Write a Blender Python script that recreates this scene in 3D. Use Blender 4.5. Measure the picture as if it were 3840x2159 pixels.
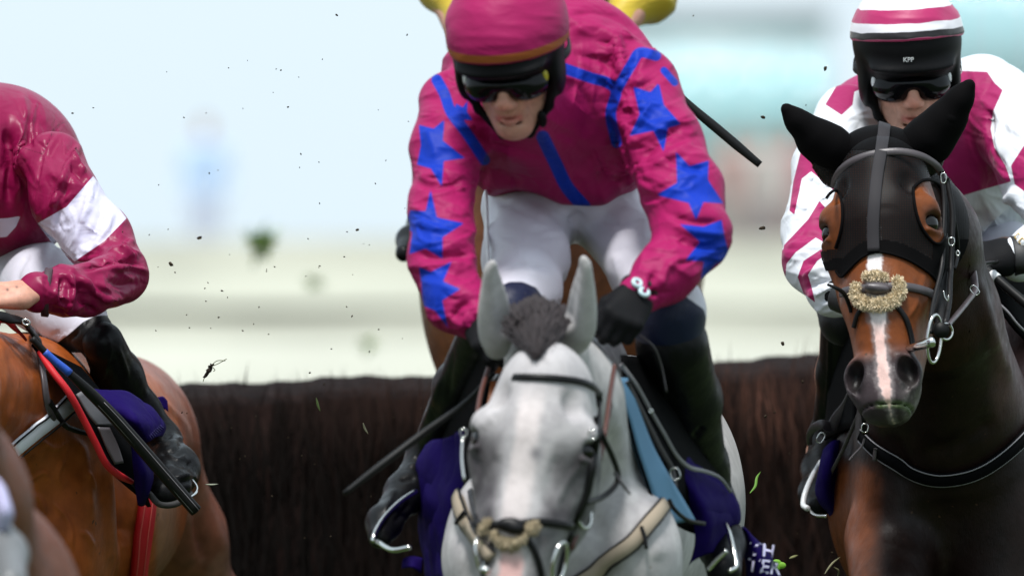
import bpy, bmesh, math, random
import numpy as np
import openvdb as vdb
from mathutils import Vector, Matrix
from mathutils.bvhtree import BVHTree

random.seed(7)
rng = np.random.default_rng(7)
sc = bpy.context.scene
for o in list(bpy.data.objects):
    bpy.data.objects.remove(o, do_unlink=True)
COL = sc.collection

# ------------------------------------------------------------ camera, sky, sun, exposure
CAM_H = 1.70
cd = bpy.data.cameras.new('camera')
cam = bpy.data.objects.new('camera', cd)
COL.objects.link(cam)
cam.location = (0, 0, CAM_H)
cam.rotation_euler = (math.radians(90), 0, 0)
cd.sensor_width = 36.0
cd.lens = 450.0
cd.clip_start = 1.0
cd.clip_end = 6000.0
cd.dof.use_dof = True
cd.dof.focus_distance = 26.55
cd.dof.aperture_fstop = 4.3
sc.camera = cam

w = bpy.data.worlds.new('World')
sc.world = w
w.use_nodes = True
wn = w.node_tree
wn.nodes.clear()
wo = wn.nodes.new('ShaderNodeOutputWorld')
bg = wn.nodes.new('ShaderNodeBackground')
sky = wn.nodes.new('ShaderNodeTexSky')
sky.sky_type = 'NISHITA'
sky.sun_disc = False
SUN_EL, SUN_AZ = 68.0, 196.0        # azimuth: 0 = +Y, clockwise
sky.sun_elevation = math.radians(SUN_EL)
sky.sun_rotation = math.radians(SUN_AZ)
sky.air_density = 1.0
sky.dust_density = 2.5
sky.ozone_density = 1.5
bg.inputs['Strength'].default_value = 0.12
# thin bright overcast over the clear sky
tcw = wn.nodes.new('ShaderNodeTexCoord')
nzw = wn.nodes.new('ShaderNodeTexNoise'); nzw.inputs['Scale'].default_value = 2.2; nzw.inputs['Detail'].default_value = 3
rgw = wn.nodes.new('ShaderNodeMapRange')
for _i, _x in enumerate((.3, .7, .82, .96)): rgw.inputs[1 + _i].default_value = _x
mxw = wn.nodes.new('ShaderNodeMix'); mxw.data_type = 'RGBA'
mxw.inputs[7].default_value = (6.7, 7.9, 8.7, 1)
wn.links.new(tcw.outputs['Generated'], nzw.inputs['Vector'])
wn.links.new(nzw.outputs['Fac'], rgw.inputs[0])
wn.links.new(rgw.outputs[0], mxw.inputs[0])
wn.links.new(sky.outputs[0], mxw.inputs[6])
wn.links.new(mxw.outputs[2], bg.inputs[0])
wn.links.new(bg.outputs[0], wo.inputs[0])

sl = bpy.data.lights.new('sun', 'SUN')
sl.energy = 4.2
sl.angle = math.radians(12)
sl.color = (1.0, 0.98, 0.95)
sun = bpy.data.objects.new('sun', sl)
COL.objects.link(sun)
_a, _e = math.radians(SUN_AZ), math.radians(SUN_EL)
_d = Vector((math.sin(_a) * math.cos(_e), math.cos(_a) * math.cos(_e), math.sin(_e)))
sun.rotation_euler = (-_d).to_track_quat('-Z', 'Y').to_euler()
sun.location = (0, 20, 30)

sc.view_settings.view_transform = 'Standard'
sc.view_settings.look = 'None'
sc.view_settings.exposure = 0.15
sc.view_settings.gamma = 1.0
sc.view_settings.use_curve_mapping = False
sc.render.engine = 'CYCLES'
sc.cycles.use_denoising = True
sc.cycles.max_bounces = 6

# ------------------------------------------------------------ measuring helper: photo direction + distance -> place in metres
K = 0.08 / 3840.0
def P(sx, sy, d):
    return np.array([(sx - 1920.0) * K * d, d, CAM_H - (sy - 1079.5) * K * d])
def PX(V):
    V = np.asarray(V)
    return np.stack([V[:, 0] / (K * V[:, 1]) + 1920.0, (CAM_H - V[:, 2]) / (K * V[:, 1]) + 1079.5], 1)
def frame(o, yaw=0, pitch=0, roll=0, s=1.0):
    y, p, r = (math.radians(a) for a in (yaw, pitch, roll))
    Rz = np.array([[math.cos(y), math.sin(y), 0], [-math.sin(y), math.cos(y), 0], [0, 0, 1]])
    Rx = np.array([[1, 0, 0], [0, math.cos(p), math.sin(p)], [0, -math.sin(p), math.cos(p)]])
    Ry = np.array([[math.cos(r), 0, math.sin(r)], [0, 1, 0], [-math.sin(r), 0, math.cos(r)]])
    return (np.asarray(o, float), Rz @ Rx @ Ry, s)
IDF = (np.zeros(3), np.eye(3), 1.0)
def tow(F, v):
    v = np.atleast_2d(np.asarray(v, float))
    r = F[0] + F[2] * (v @ F[1].T)
    return r[0] if len(r) == 1 else r
def tol(F, V):
    return ((np.asarray(V) - F[0]) @ F[1]) / F[2]

# ------------------------------------------------------------ value noise
def vnoise(p, seed=0):
    p = np.asarray(p, float)
    i = np.floor(p).astype(np.int64); f = p - i
    f = f * f * (3 - 2 * f)
    def h(a, b, c):
        n = (a * 374761393 + b * 668265263 + c * 2147483647 + seed * 974634777) & 0xffffffff
        n = ((n ^ (n >> 13)) * 1274126177) & 0xffffffff
        n = n ^ (n >> 16)
        return (n & 0xffff) / 65535.0
    x, y, z = i[:, 0], i[:, 1], i[:, 2]
    r = 0
    for dx in (0, 1):
        for dy in (0, 1):
            for dz in (0, 1):
                r = r + h(x + dx, y + dy, z + dz) * np.where(dx, f[:, 0], 1 - f[:, 0]) * np.where(dy, f[:, 1], 1 - f[:, 1]) * np.where(dz, f[:, 2], 1 - f[:, 2])
    return r * 2 - 1
def fbm(p, seed=0, oct=3):
    r, a = 0, 1.0
    p = np.asarray(p, float)
    for k in range(oct):
        r = r + a * vnoise(p * 2 ** k + 17.3 * k, seed + k); a *= 0.5
    return r

# ------------------------------------------------------------ sculpting with distance fields
class Sculpt:
    def __init__(s):
        s.ops = []
    def cap(s, a, b, ra, rb, k=.02, sub=False, asp=1.0, ax=(0, 1, 0), F=None):
        a, b, ax = np.asarray(a, float), np.asarray(b, float), np.asarray(ax, float)
        if F is not None:
            a, b = tow(F, a), tow(F, b); ra, rb, k = ra * F[2], rb * F[2], k * F[2]; ax = F[1] @ ax
        rm = max(ra, rb) * max(1, asp)
        lo, hi = np.minimum(a, b) - rm, np.maximum(a, b) + rm
        ab = b - a; L2 = max(float(ab @ ab), 1e-12)
        def f(X, Y, Z):
            px, py, pz = X - a[0], Y - a[1], Z - a[2]
            t = np.clip((px * ab[0] + py * ab[1] + pz * ab[2]) / L2, 0, 1)
            qx, qy, qz = px - t * ab[0], py - t * ab[1], pz - t * ab[2]
            r = ra + t * (rb - ra)
            l2 = qx * qx + qy * qy + qz * qz
            if asp != 1.0:
                c = qx * ax[0] + qy * ax[1] + qz * ax[2]
                l2 = l2 - c * c + (c / asp) ** 2
                return (np.sqrt(np.maximum(l2, 0)) - r) * min(1.0, (1 + asp) / 2)
            return np.sqrt(l2) - r
        s.ops.append((f, lo, hi, k, sub)); return s
    def chain(s, pts, k=.02, asp=1.0, sub=False, ax=(0, 1, 0)):
        # pts: (sx, sy, d, radius_px[, asp])
        for p, q in zip(pts[:-1], pts[1:]):
            s.cap(P(*p[:3]), P(*q[:3]), p[3] * K * p[2], q[3] * K * q[2], k, sub, (p[4] if len(p) > 4 else asp), ax)
        return s
    def ell(s, c, r, k=.02, sub=False, F=None, yaw=0, pitch=0, roll=0):
        c, r = np.asarray(c, float), np.asarray(r, float)
        R = frame((0, 0, 0), yaw, pitch, roll)[1]
        if F is not None:
            c = tow(F, c); r = r * F[2]; k = k * F[2]; R = F[1] @ R
        ext = np.sqrt(((R * r) ** 2).sum(1))
        lo, hi = c - ext, c + ext
        def f(X, Y, Z):
            px, py, pz = X - c[0], Y - c[1], Z - c[2]
            u = [(px * R[0, i] + py * R[1, i] + pz * R[2, i]) / r[i] for i in range(3)]
            k0 = np.sqrt(u[0] ** 2 + u[1] ** 2 + u[2] ** 2)
            k1 = np.sqrt((u[0] / r[0]) ** 2 + (u[1] / r[1]) ** 2 + (u[2] / r[2]) ** 2)
            return k0 * (k0 - 1) / np.maximum(k1, 1e-6)
        s.ops.append((f, lo, hi, k, sub)); return s
    def elp(s, sx, sy, d, rx, rz, ry, k=.02, sub=False, **kw):
        # centre by photo position, rx / rz in photo px, ry (depth) in metres
        return s.ell(P(sx, sy, d), (rx * K * d, ry, rz * K * d), k, sub, **kw)
    def half(s, c, n, k=.01, F=None):
        # cut away everything on the side the normal n points to
        c, n = np.asarray(c, float), np.asarray(n, float)
        if F is not None:
            c = tow(F, c); n = F[1] @ n
        n = n / np.linalg.norm(n)
        def f(X, Y, Z):
            return -((X - c[0]) * n[0] + (Y - c[1]) * n[1] + (Z - c[2]) * n[2])
        s.ops.append((f, None, None, k, True)); return s
    def build(s, vox, lo=None, hi=None, smooth=1):
        adds = [o for o in s.ops if not o[4]]
        L = np.min([o[1] for o in adds], 0) - 4 * vox - .01
        H = np.max([o[2] for o in adds], 0) + 4 * vox + .01
        if lo is not None: L = np.maximum(L, lo)
        if hi is not None: H = np.minimum(H, hi)
        n = np.ceil((H - L) / vox).astype(int) + 1
        A = np.full(n, .12, np.float32)
        axs = [(L[i] + vox * np.arange(n[i])).astype(np.float32) for i in range(3)]
        for f, l, h, k, sub in s.ops:
            if l is None:
                i0, i1 = np.zeros(3, int), n
            else:
                m = k + 3 * vox
                i0 = np.clip(np.floor((l - m - L) / vox).astype(int), 0, n)
                i1 = np.clip(np.ceil((h + m - L) / vox).astype(int) + 1, 0, n)
                if (i1 <= i0).any(): continue
            X = axs[0][i0[0]:i1[0], None, None]; Y = axs[1][None, i0[1]:i1[1], None]; Z = axs[2][None, None, i0[2]:i1[2]]
            d = f(X, Y, Z).astype(np.float32)
            S = A[i0[0]:i1[0], i0[1]:i1[1], i0[2]:i1[2]]
            if sub: d = -d
            h_ = np.maximum(k - np.abs(S - d), 0) / max(k, 1e-6)
            if sub: S[...] = np.maximum(S, d) + h_ * h_ * k * .25
            else: S[...] = np.minimum(S, d) - h_ * h_ * k * .25
        g = vdb.FloatGrid(1.0)
        g.copyFromArray(np.ascontiguousarray(A))
        v, q = g.convertToQuads(0.0)
        v = v.astype(float) * vox + L
        q = q.astype(np.int64)
        m = Mesh(v, q)
        if len(v) and m.volume() < 0:
            m.F = m.F[:, ::-1].copy()
        m.smooth(smooth)
        return m

class Mesh:
    """quads or triangles in world metres, with float point attributes"""
    def __init__(s, V, F):
        s.V = np.asarray(V, float); s.F = np.asarray(F, np.int64); s.attr = {}; s.col = None
    def volume(s):
        a, b, c = (s.V[s.F[:, i]] for i in (0, 1, 2))
        return float(np.einsum('ij,ij->i', a, np.cross(b, c)).sum())
    def smooth(s, it=1, f=.5):
        if not it or not len(s.F): return s
        nv = len(s.V); e = []
        k = s.F.shape[1]
        for i in range(k): e.append(s.F[:, [i, (i + 1) % k]])
        e = np.concatenate(e)
        a = np.concatenate([e[:, 0], e[:, 1]]); b = np.concatenate([e[:, 1], e[:, 0]])
        cnt = np.maximum(np.bincount(a, minlength=nv), 1)[:, None]
        for t in range(it):
            for sg in (f, -f * 1.02):
                acc = np.stack([np.bincount(a, s.V[b, i], minlength=nv) for i in range(3)], 1) / cnt
                s.V = s.V + sg * (acc - s.V)
        return s
    def normals(s):
        a, b, c = (s.V[s.F[:, i]] for i in (0, 1, 2))
        fn = np.cross(b - a, c - a)
        if s.F.shape[1] == 4:
            d = s.V[s.F[:, 3]]; fn = fn + np.cross(c - a, d - a)
        N = np.zeros_like(s.V)
        for i in range(s.F.shape[1]):
            for j in range(3): N[:, j] += np.bincount(s.F[:, i], fn[:, j], minlength=len(s.V))
        return N / np.maximum(np.linalg.norm(N, axis=1, keepdims=True), 1e-12)
    def clip(s, fn):
        keep = fn(s.V)
        s.F = s.F[keep[s.F].all(1)]
        return s
    def disp(s, amt, N=None):
        N = s.normals() if N is None else N
        s.V = s.V + N * np.asarray(amt)[:, None]
        return s
    def front(s):
        return -s.normals()[:, 1]
    def strokes(s, L, N=None, gain=1.0):
        """raised (+) or sunk (-) lines on the camera side: (path px, half width px, amount m)"""
        if gain != 1.0: L = [(p_, w_, a_ * gain) for p_, w_, a_ in L]
        N = s.normals() if N is None else N
        px = PX(s.V); fr = np.clip((-N[:, 1] + .25) * 2.0, 0, 1)
        tot = np.zeros(len(s.V))
        for path, wd, amp in L:
            path = np.asarray(path, float)
            if len(path) > 2: path = curve(path, 5)
            lo, hi = path.min(0) - 3 * wd, path.max(0) + 3 * wd
            ix = np.where(((px > lo) & (px < hi)).all(1))[0]
            if not len(ix): continue
            d, t = polydist(px[ix], path)
            taper = np.clip(np.minimum(t, 1 - t) * 5 + .15, 0, 1)
            tot[ix] += amp * np.exp(-(d / wd) ** 2) * taper
        s.V = s.V + N * (tot * fr)[:, None]
        return s
    def creases(s, n, seed, box_, ang, amp=.004, wd=9, ln=(90, 220), up=.5):
        """n random sharp cloth creases inside a photo box, running at about the angle ang (degrees) in the picture plane"""
        r = np.random.default_rng(seed); N = s.normals(); px = PX(s.V)
        fr = np.where((-N[:, 1] > .3) & (px[:, 0] > box_[0]) & (px[:, 0] < box_[2]) & (px[:, 1] > box_[1]) & (px[:, 1] < box_[3]))[0]
        if not len(fr): return s
        tot = np.zeros(len(s.V)); fac = np.clip((-N[:, 1] - .05) * 2.2, 0, 1)
        for i in range(n):
            c = px[r.choice(fr)]; a = math.radians(ang + r.normal(0, 24)); L_ = r.uniform(*ln) / 2; b = r.normal(0, .22) * L_
            d = np.array([math.cos(a), math.sin(a)]); q = np.array([-d[1], d[0]])
            path = curve([c - d * L_, c + q * b, c + d * L_], 6)
            lo, hi = path.min(0) - 4 * wd, path.max(0) + 4 * wd
            ix = np.where(((px > lo) & (px < hi)).all(1))[0]
            if not len(ix): continue
            dd, t = polydist(px[ix], path); sg = np.sign((px[ix] - c) @ q)
            w_ = np.where(sg > 0, wd, wd * 2.6)
            A_ = amp * r.uniform(.4, 1.0) * (1 if r.random() < up + .25 else -1)
            tot[ix] += A_ * np.exp(-dd / w_) * np.clip(np.minimum(t, 1 - t) * 4, 0, 1)
        s.V = s.V + N * (tot * fac)[:, None]
        return s
    def bvh(s):
        return BVHTree.FromPolygons([tuple(v) for v in s.V], [tuple(int(i) for i in f) for f in s.F])
def join(ms):
    V, F, o = [], [], 0
    cols = all(m.col is not None for m in ms)
    at = set.intersection(*[set(m.attr) for m in ms])
    for m in ms:
        f = m.F
        if f.shape[1] == 3: f = np.concatenate([f, f[:, 2:]], 1)
        V.append(m.V); F.append(f + o); o += len(m.V)
    r = Mesh(np.concatenate(V), np.concatenate(F))
    if cols: r.col = np.concatenate([m.col for m in ms])
    for k in at: r.attr[k] = np.concatenate([m.attr[k] for m in ms])
    return r
def polydist(p, path):
    """distance to a polyline and position along it 0..1"""
    seg = np.linalg.norm(np.diff(path, axis=0), axis=1); cum = np.concatenate([[0], np.cumsum(seg)])
    best = np.full(len(p), 1e9); tb = np.zeros(len(p))
    for i in range(len(path) - 1):
        a, b = path[i], path[i + 1]; ab = b - a
        t = np.clip(((p - a) @ ab) / max(ab @ ab, 1e-12), 0, 1)
        d = np.linalg.norm(p - a - t[:, None] * ab, axis=1)
        m = d < best
        best[m] = d[m]; tb[m] = (cum[i] + t[m] * seg[i]) / max(cum[-1], 1e-9)
    return best, tb
def polysd(p, poly):
    """signed distance to a closed polygon, negative inside"""
    poly = np.asarray(poly, float)
    d = np.full(len(p), 1e9); ins = np.zeros(len(p), bool)
    for i in range(len(poly)):
        a, b = poly[i - 1], poly[i]; ab = b - a
        t = np.clip(((p - a) @ ab) / max(ab @ ab, 1e-12), 0, 1)
        d = np.minimum(d, np.linalg.norm(p - a - t[:, None] * ab, axis=1))
        c = ((a[1] > p[:, 1]) != (b[1] > p[:, 1]))
        with np.errstate(divide='ignore', invalid='ignore'):
            xx = a[0] + (p[:, 1] - a[1]) * (b[0] - a[0]) / (b[1] - a[1] if b[1] != a[1] else 1e-9)
        ins ^= c & (p[:, 0] < xx)
    return np.where(ins, -d, d)
def curve(pts, n=8, closed=False):
    """Catmull-Rom through the points"""
    p = np.asarray(pts, float)
    if closed: p = np.concatenate([p[-1:], p, p[:2]])
    else: p = np.concatenate([2 * p[:1] - p[1:2], p, 2 * p[-1:] - p[-2:-1]])
    out = []
    for i in range(1, len(p) - 2):
        t = np.linspace(0, 1, n, endpoint=False)[:, None]
        a, b, c, d = p[i - 1], p[i], p[i + 1], p[i + 2]
        out.append(.5 * (2 * b + (c - a) * t + (2 * a - 5 * b + 4 * c - d) * t * t + (3 * b - a - 3 * c + d) * t ** 3))
    if not closed: out.append(p[-2:-1])
    return np.concatenate(out)
def printed(m, polys=(), lines=(), front=True):
    """distance (m) to printed shapes, positive inside: cloth pattern sewn into the garment"""
    px = PX(m.V); best = np.full(len(px), 1e3)
    for pg in polys:
        pg = np.asarray(pg, float); lo, hi = pg.min(0) - 60, pg.max(0) + 60
        ix = np.where(((px > lo) & (px < hi)).all(1))[0]
        if len(ix): best[ix] = np.minimum(best[ix], polysd(px[ix], pg))
    for path, wd in lines:
        path = curve(path, 6) if len(path) > 2 else np.asarray(path, float)
        lo, hi = path.min(0) - wd - 60, path.max(0) + wd + 60
        ix = np.where(((px > lo) & (px < hi)).all(1))[0]
        if len(ix): best[ix] = np.minimum(best[ix], polydist(px[ix], path)[0] - wd / 2)
    r = -best * K * m.V[:, 1]
    if front: r = np.where(m.front() < -.15, -.02, r)
    return np.clip(r, -.02, .02)

# ------------------------------------------------------------ plain meshes: tubes, straps, sheets
def tube(pts, r, n=8, cap=True, asp=None):
    p = np.asarray(pts, float); m = len(p)
    r = np.broadcast_to(np.asarray(r, float), (m,))
    T = np.gradient(p, axis=0); T /= np.maximum(np.linalg.norm(T, axis=1, keepdims=True), 1e-9)
    up = np.array([0, 0, 1.0]) if abs(T[0, 2]) < .9 else np.array([1.0, 0, 0])
    V = []; a = np.linspace(0, 2 * math.pi, n, endpoint=False)
    A = np.cross(up, T[0]); A /= np.linalg.norm(A)
    for i in range(m):
        A = A - T[i] * (A @ T[i]); A /= max(np.linalg.norm(A), 1e-9); B = np.cross(T[i], A)
        V.append(p[i] + r[i] * (np.cos(a)[:, None] * A + np.sin(a)[:, None] * B))
    V = np.concatenate(V); F = []
    for i in range(m - 1):
        for j in range(n):
            F.append((i * n + j, i * n + (j + 1) % n, (i + 1) * n + (j + 1) % n, (i + 1) * n + j))
    if cap:
        V = np.concatenate([V, p[:1], p[-1:]]); c0, c1 = m * n, m * n + 1
        for j in range(n):
            F.append((c0, (j + 1) % n, j, j)); F.append((c1, (m - 1) * n + j, (m - 1) * n + (j + 1) % n, (m - 1) * n + (j + 1) % n))
    return Mesh(V, F)
def ring(pts, r, n=8):
    """closed tube"""
    p = np.asarray(pts, float); m = len(p)
    T = np.roll(p, -1, 0) - np.roll(p, 1, 0); T /= np.maximum(np.linalg.norm(T, axis=1, keepdims=True), 1e-9)
    c = p.mean(0); nrm = np.cross(p[0] - c, p[m // 4] - c); nrm /= max(np.linalg.norm(nrm), 1e-9)
    a = np.linspace(0, 2 * math.pi, n, endpoint=False); V = []
    for i in range(m):
        A = nrm - T[i] * (nrm @ T[i]); A /= max(np.linalg.norm(A), 1e-9); B = np.cross(T[i], A)
        V.append(p[i] + r * (np.cos(a)[:, None] * A + np.sin(a)[:, None] * B))
    F = [(i * n + j, i * n + (j + 1) % n, ((i + 1) % m) * n + (j + 1) % n, ((i + 1) % m) * n + j) for i in range(m) for j in range(n)]
    return Mesh(np.concatenate(V), F)
def strap(pts, nrm, wd, th=.004, flat=.86):
    """leather band: centre line, outward normals, width, thickness"""
    p = np.asarray(pts, float); N = np.asarray(nrm, float)
    if N.ndim == 1: N = np.broadcast_to(N, p.shape).copy()
    m = len(p); wd = np.broadcast_to(np.asarray(wd, float), (m,))
    T = np.gradient(p, axis=0); T /= np.maximum(np.linalg.norm(T, axis=1, keepdims=True), 1e-9)
    N = N - T * (N * T).sum(1, keepdims=True); N /= np.maximum(np.linalg.norm(N, axis=1, keepdims=True), 1e-9)
    S = np.cross(T, N)
    prof = [(-.5, -.3), (-.5, .45), (-.5 * flat, 1), (.5 * flat, 1), (.5, .45), (.5, -.3)]
    V = np.concatenate([p + S * (wd * a)[:, None] + N * (th * b) for a, b in prof]).reshape(6, m, 3).transpose(1, 0, 2).reshape(-1, 3)
    F = [(i * 6 + j, i * 6 + (j + 1) % 6, (i + 1) * 6 + (j + 1) % 6, (i + 1) * 6 + j) for i in range(m - 1) for j in range(6)]
    for b in (0, (m - 1) * 6):
        F += [(b, b + 1, b + 4, b + 5), (b + 1, b + 2, b + 3, b + 4)]
    M = Mesh(V, F)
    M.attr['edge'] = np.tile([1, 1, .6, .6, 1, 1], m).astype(float)
    return M
def drape(bvh, pts, off=.003, dflt=None, n=6):
    """lay a line of photo positions on a surface as seen from the camera; (sx, sy, d) points are used as they are"""
    fixed = [len(q) > 2 for q in pts]
    out = []; nr = []
    o = Vector((0, 0, CAM_H))
    pp = curve([q[:2] for q in pts], n)
    # interpolate explicit depths
    last = dflt; lastn = np.array([0, -1.0, 0])
    dep = []
    for q in pts: dep.append(q[2] if len(q) > 2 else np.nan)
    dep = np.array(dep)
    tt = np.arange(len(pts)); tf = np.linspace(0, len(pts) - 1, len(pp))
    for i, (sx, sy) in enumerate(pp):
        t = tf[i]; a = int(min(math.floor(t + 1e-9), len(pts) - 1)); b = min(a + 1, len(pts) - 1); fr = t - a
        da, db = dep[a], dep[b]
        dirv = Vector(P(sx, sy, 1.0)) - Vector((0, 0, CAM_H)); dirv.normalize()
        hit = None
        if bvh is not None and not (np.isfinite(da) and np.isfinite(db)):
            hit = bvh.ray_cast(o, dirv)
        if hit is not None and hit[0] is not None:
            nn = np.array(hit[1]); pos = np.array(hit[0])
            if nn[1] > 0: nn = -nn
            last = pos[1]; lastn = nn
            out.append(pos + nn * off); nr.append(nn)
        else:
            if np.isfinite(da) and np.isfinite(db): d = da + (db - da) * fr
            elif np.isfinite(da): d = da
            elif np.isfinite(db): d = db
            else: d = last if last is not None else 26.0
            out.append(P(sx, sy, d)); nr.append(lastn if not np.isfinite(da) else np.array([0, -1.0, 0]))
    out = np.array(out); nr = np.array(nr)
    for _ in range(2):
        if len(out) > 4:
            out[1:-1] = .25 * out[:-2] + .5 * out[1:-1] + .25 * out[2:]
            nr[1:-1] = .25 * nr[:-2] + .5 * nr[1:-1] + .25 * nr[2:]
    return out, nr
def sheet(rows, th=.003, nu=6, nv=6):
    """cloth from a grid of 3-D points (rows of equal length), smoothed and given thickness"""
    G = np.array([curve(r, nu) for r in rows])
    G = np.stack([curve(G[:, j], nv) for j in range(G.shape[1])], 1)
    a, b = G.shape[:2]
    V = G.reshape(-1, 3)
    F = np.array([(i * b + j, i * b + j + 1, (i + 1) * b + j + 1, (i + 1) * b + j) for i in range(a - 1) for j in range(b - 1)])
    m = Mesh(V, F); N = m.normals()
    nvv = len(V)
    rim = [i for i in range(b)] + [i * b + b - 1 for i in range(1, a)] + [(a - 1) * b + j for j in range(b - 2, -1, -1)] + [i * b for i in range(a - 2, 0, -1)]
    W = [(rim[i], rim[(i + 1) % len(rim)], rim[(i + 1) % len(rim)] + nvv, rim[i] + nvv) for i in range(len(rim))]
    return Mesh(np.concatenate([V + N * th / 2, V - N * th / 2]), np.concatenate([F, F[:, ::-1] + nvv, np.array(W)[:, ::-1]]))
def box(c, s, F=None):
    c, s = np.asarray(c, float), np.asarray(s, float) / 2
    v = np.array([[x, y, z] for x in (-1, 1) for y in (-1, 1) for z in (-1, 1)], float) * s + c
    if F is not None: v = tow(F, v)
    return Mesh(v, [(0, 1, 3, 2), (4, 6, 7, 5), (0, 4, 5, 1), (2, 3, 7, 6), (0, 2, 6, 4), (1, 5, 7, 3)])

# ------------------------------------------------------------ objects
def link_mesh(name, m, mat, loc=(0, 0, 0), parent=None, smooth=True, tri=False):
    me = bpy.data.meshes.new(name)
    loc = np.asarray(loc, float)
    F = m.F
    if F.shape[1] == 4:
        deg = F[:, 2] == F[:, 3]
        if deg.any():
            faces = [tuple(int(i) for i in (f[:3] if g else f)) for f, g in zip(F, deg)]
        else: faces = None
    else: faces = None
    V = m.V - loc
    if faces is not None:
        me.from_pydata([tuple(v) for v in V], [], faces)
    else:
        k = F.shape[1]
        me.vertices.add(len(V)); me.vertices.foreach_set('co', V.astype(np.float32).ravel())
        me.loops.add(F.size); me.loops.foreach_set('vertex_index', F.astype(np.int32).ravel())
        me.polygons.add(len(F)); me.polygons.foreach_set('loop_start', (np.arange(len(F)) * k).astype(np.int32))
        me.update(calc_edges=True)
    if smooth:
        me.polygons.foreach_set('use_smooth', np.ones(len(me.polygons), bool))
    for k, a in m.attr.items():
        at = me.attributes.new(k, 'FLOAT', 'POINT'); at.data.foreach_set('value', np.asarray(a, np.float32))
    if m.col is not None:
        at = me.attributes.new('col', 'FLOAT_COLOR', 'POINT')
        c = np.concatenate([m.col, np.ones((len(m.col), 1))], 1).astype(np.float32)
        at.data.foreach_set('color', c.ravel())
    me.validate()
    if mat is not None: me.materials.append(mat)
    o = bpy.data.objects.new(name, me)
    COL.objects.link(o)
    if parent is not None: o.parent = parent
    return o
LOC = {}
def tag(o, label, cat, group=None):
    o['label'] = label; o['category'] = cat
    if group: o['group'] = group
    return o
def thing(name, label, cat, loc, group=None):
    o = bpy.data.objects.new(name, None); COL.objects.link(o)
    o.location = tuple(float(x) for x in loc); o.empty_display_size = .1
    LOC[o.name] = np.asarray(loc, float)
    return tag(o, label, cat, group)
def root_loc(o):
    while o.parent is not None: o = o.parent
    return LOC.get(o.name, np.zeros(3))
def part(name, m, mat, parent, label=None, smooth=True):
    o = link_mesh(name, m, mat, root_loc(parent), parent, smooth)
    if label: o['label'] = label
    return o
def solo(name, m, mat, label, cat, group=None, smooth=True):
    c = (m.V.min(0) + m.V.max(0)) / 2; c[2] = m.V[:, 2].min()
    o = link_mesh(name, m, mat, c, None, smooth); o.location = tuple(c)
    LOC[o.name] = c
    return tag(o, label, cat, group)
def struct(name, m, mat, kind='structure', smooth=True):
    o = link_mesh(name, m, mat, (0, 0, 0), None, smooth); o['kind'] = kind
    return o

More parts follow.
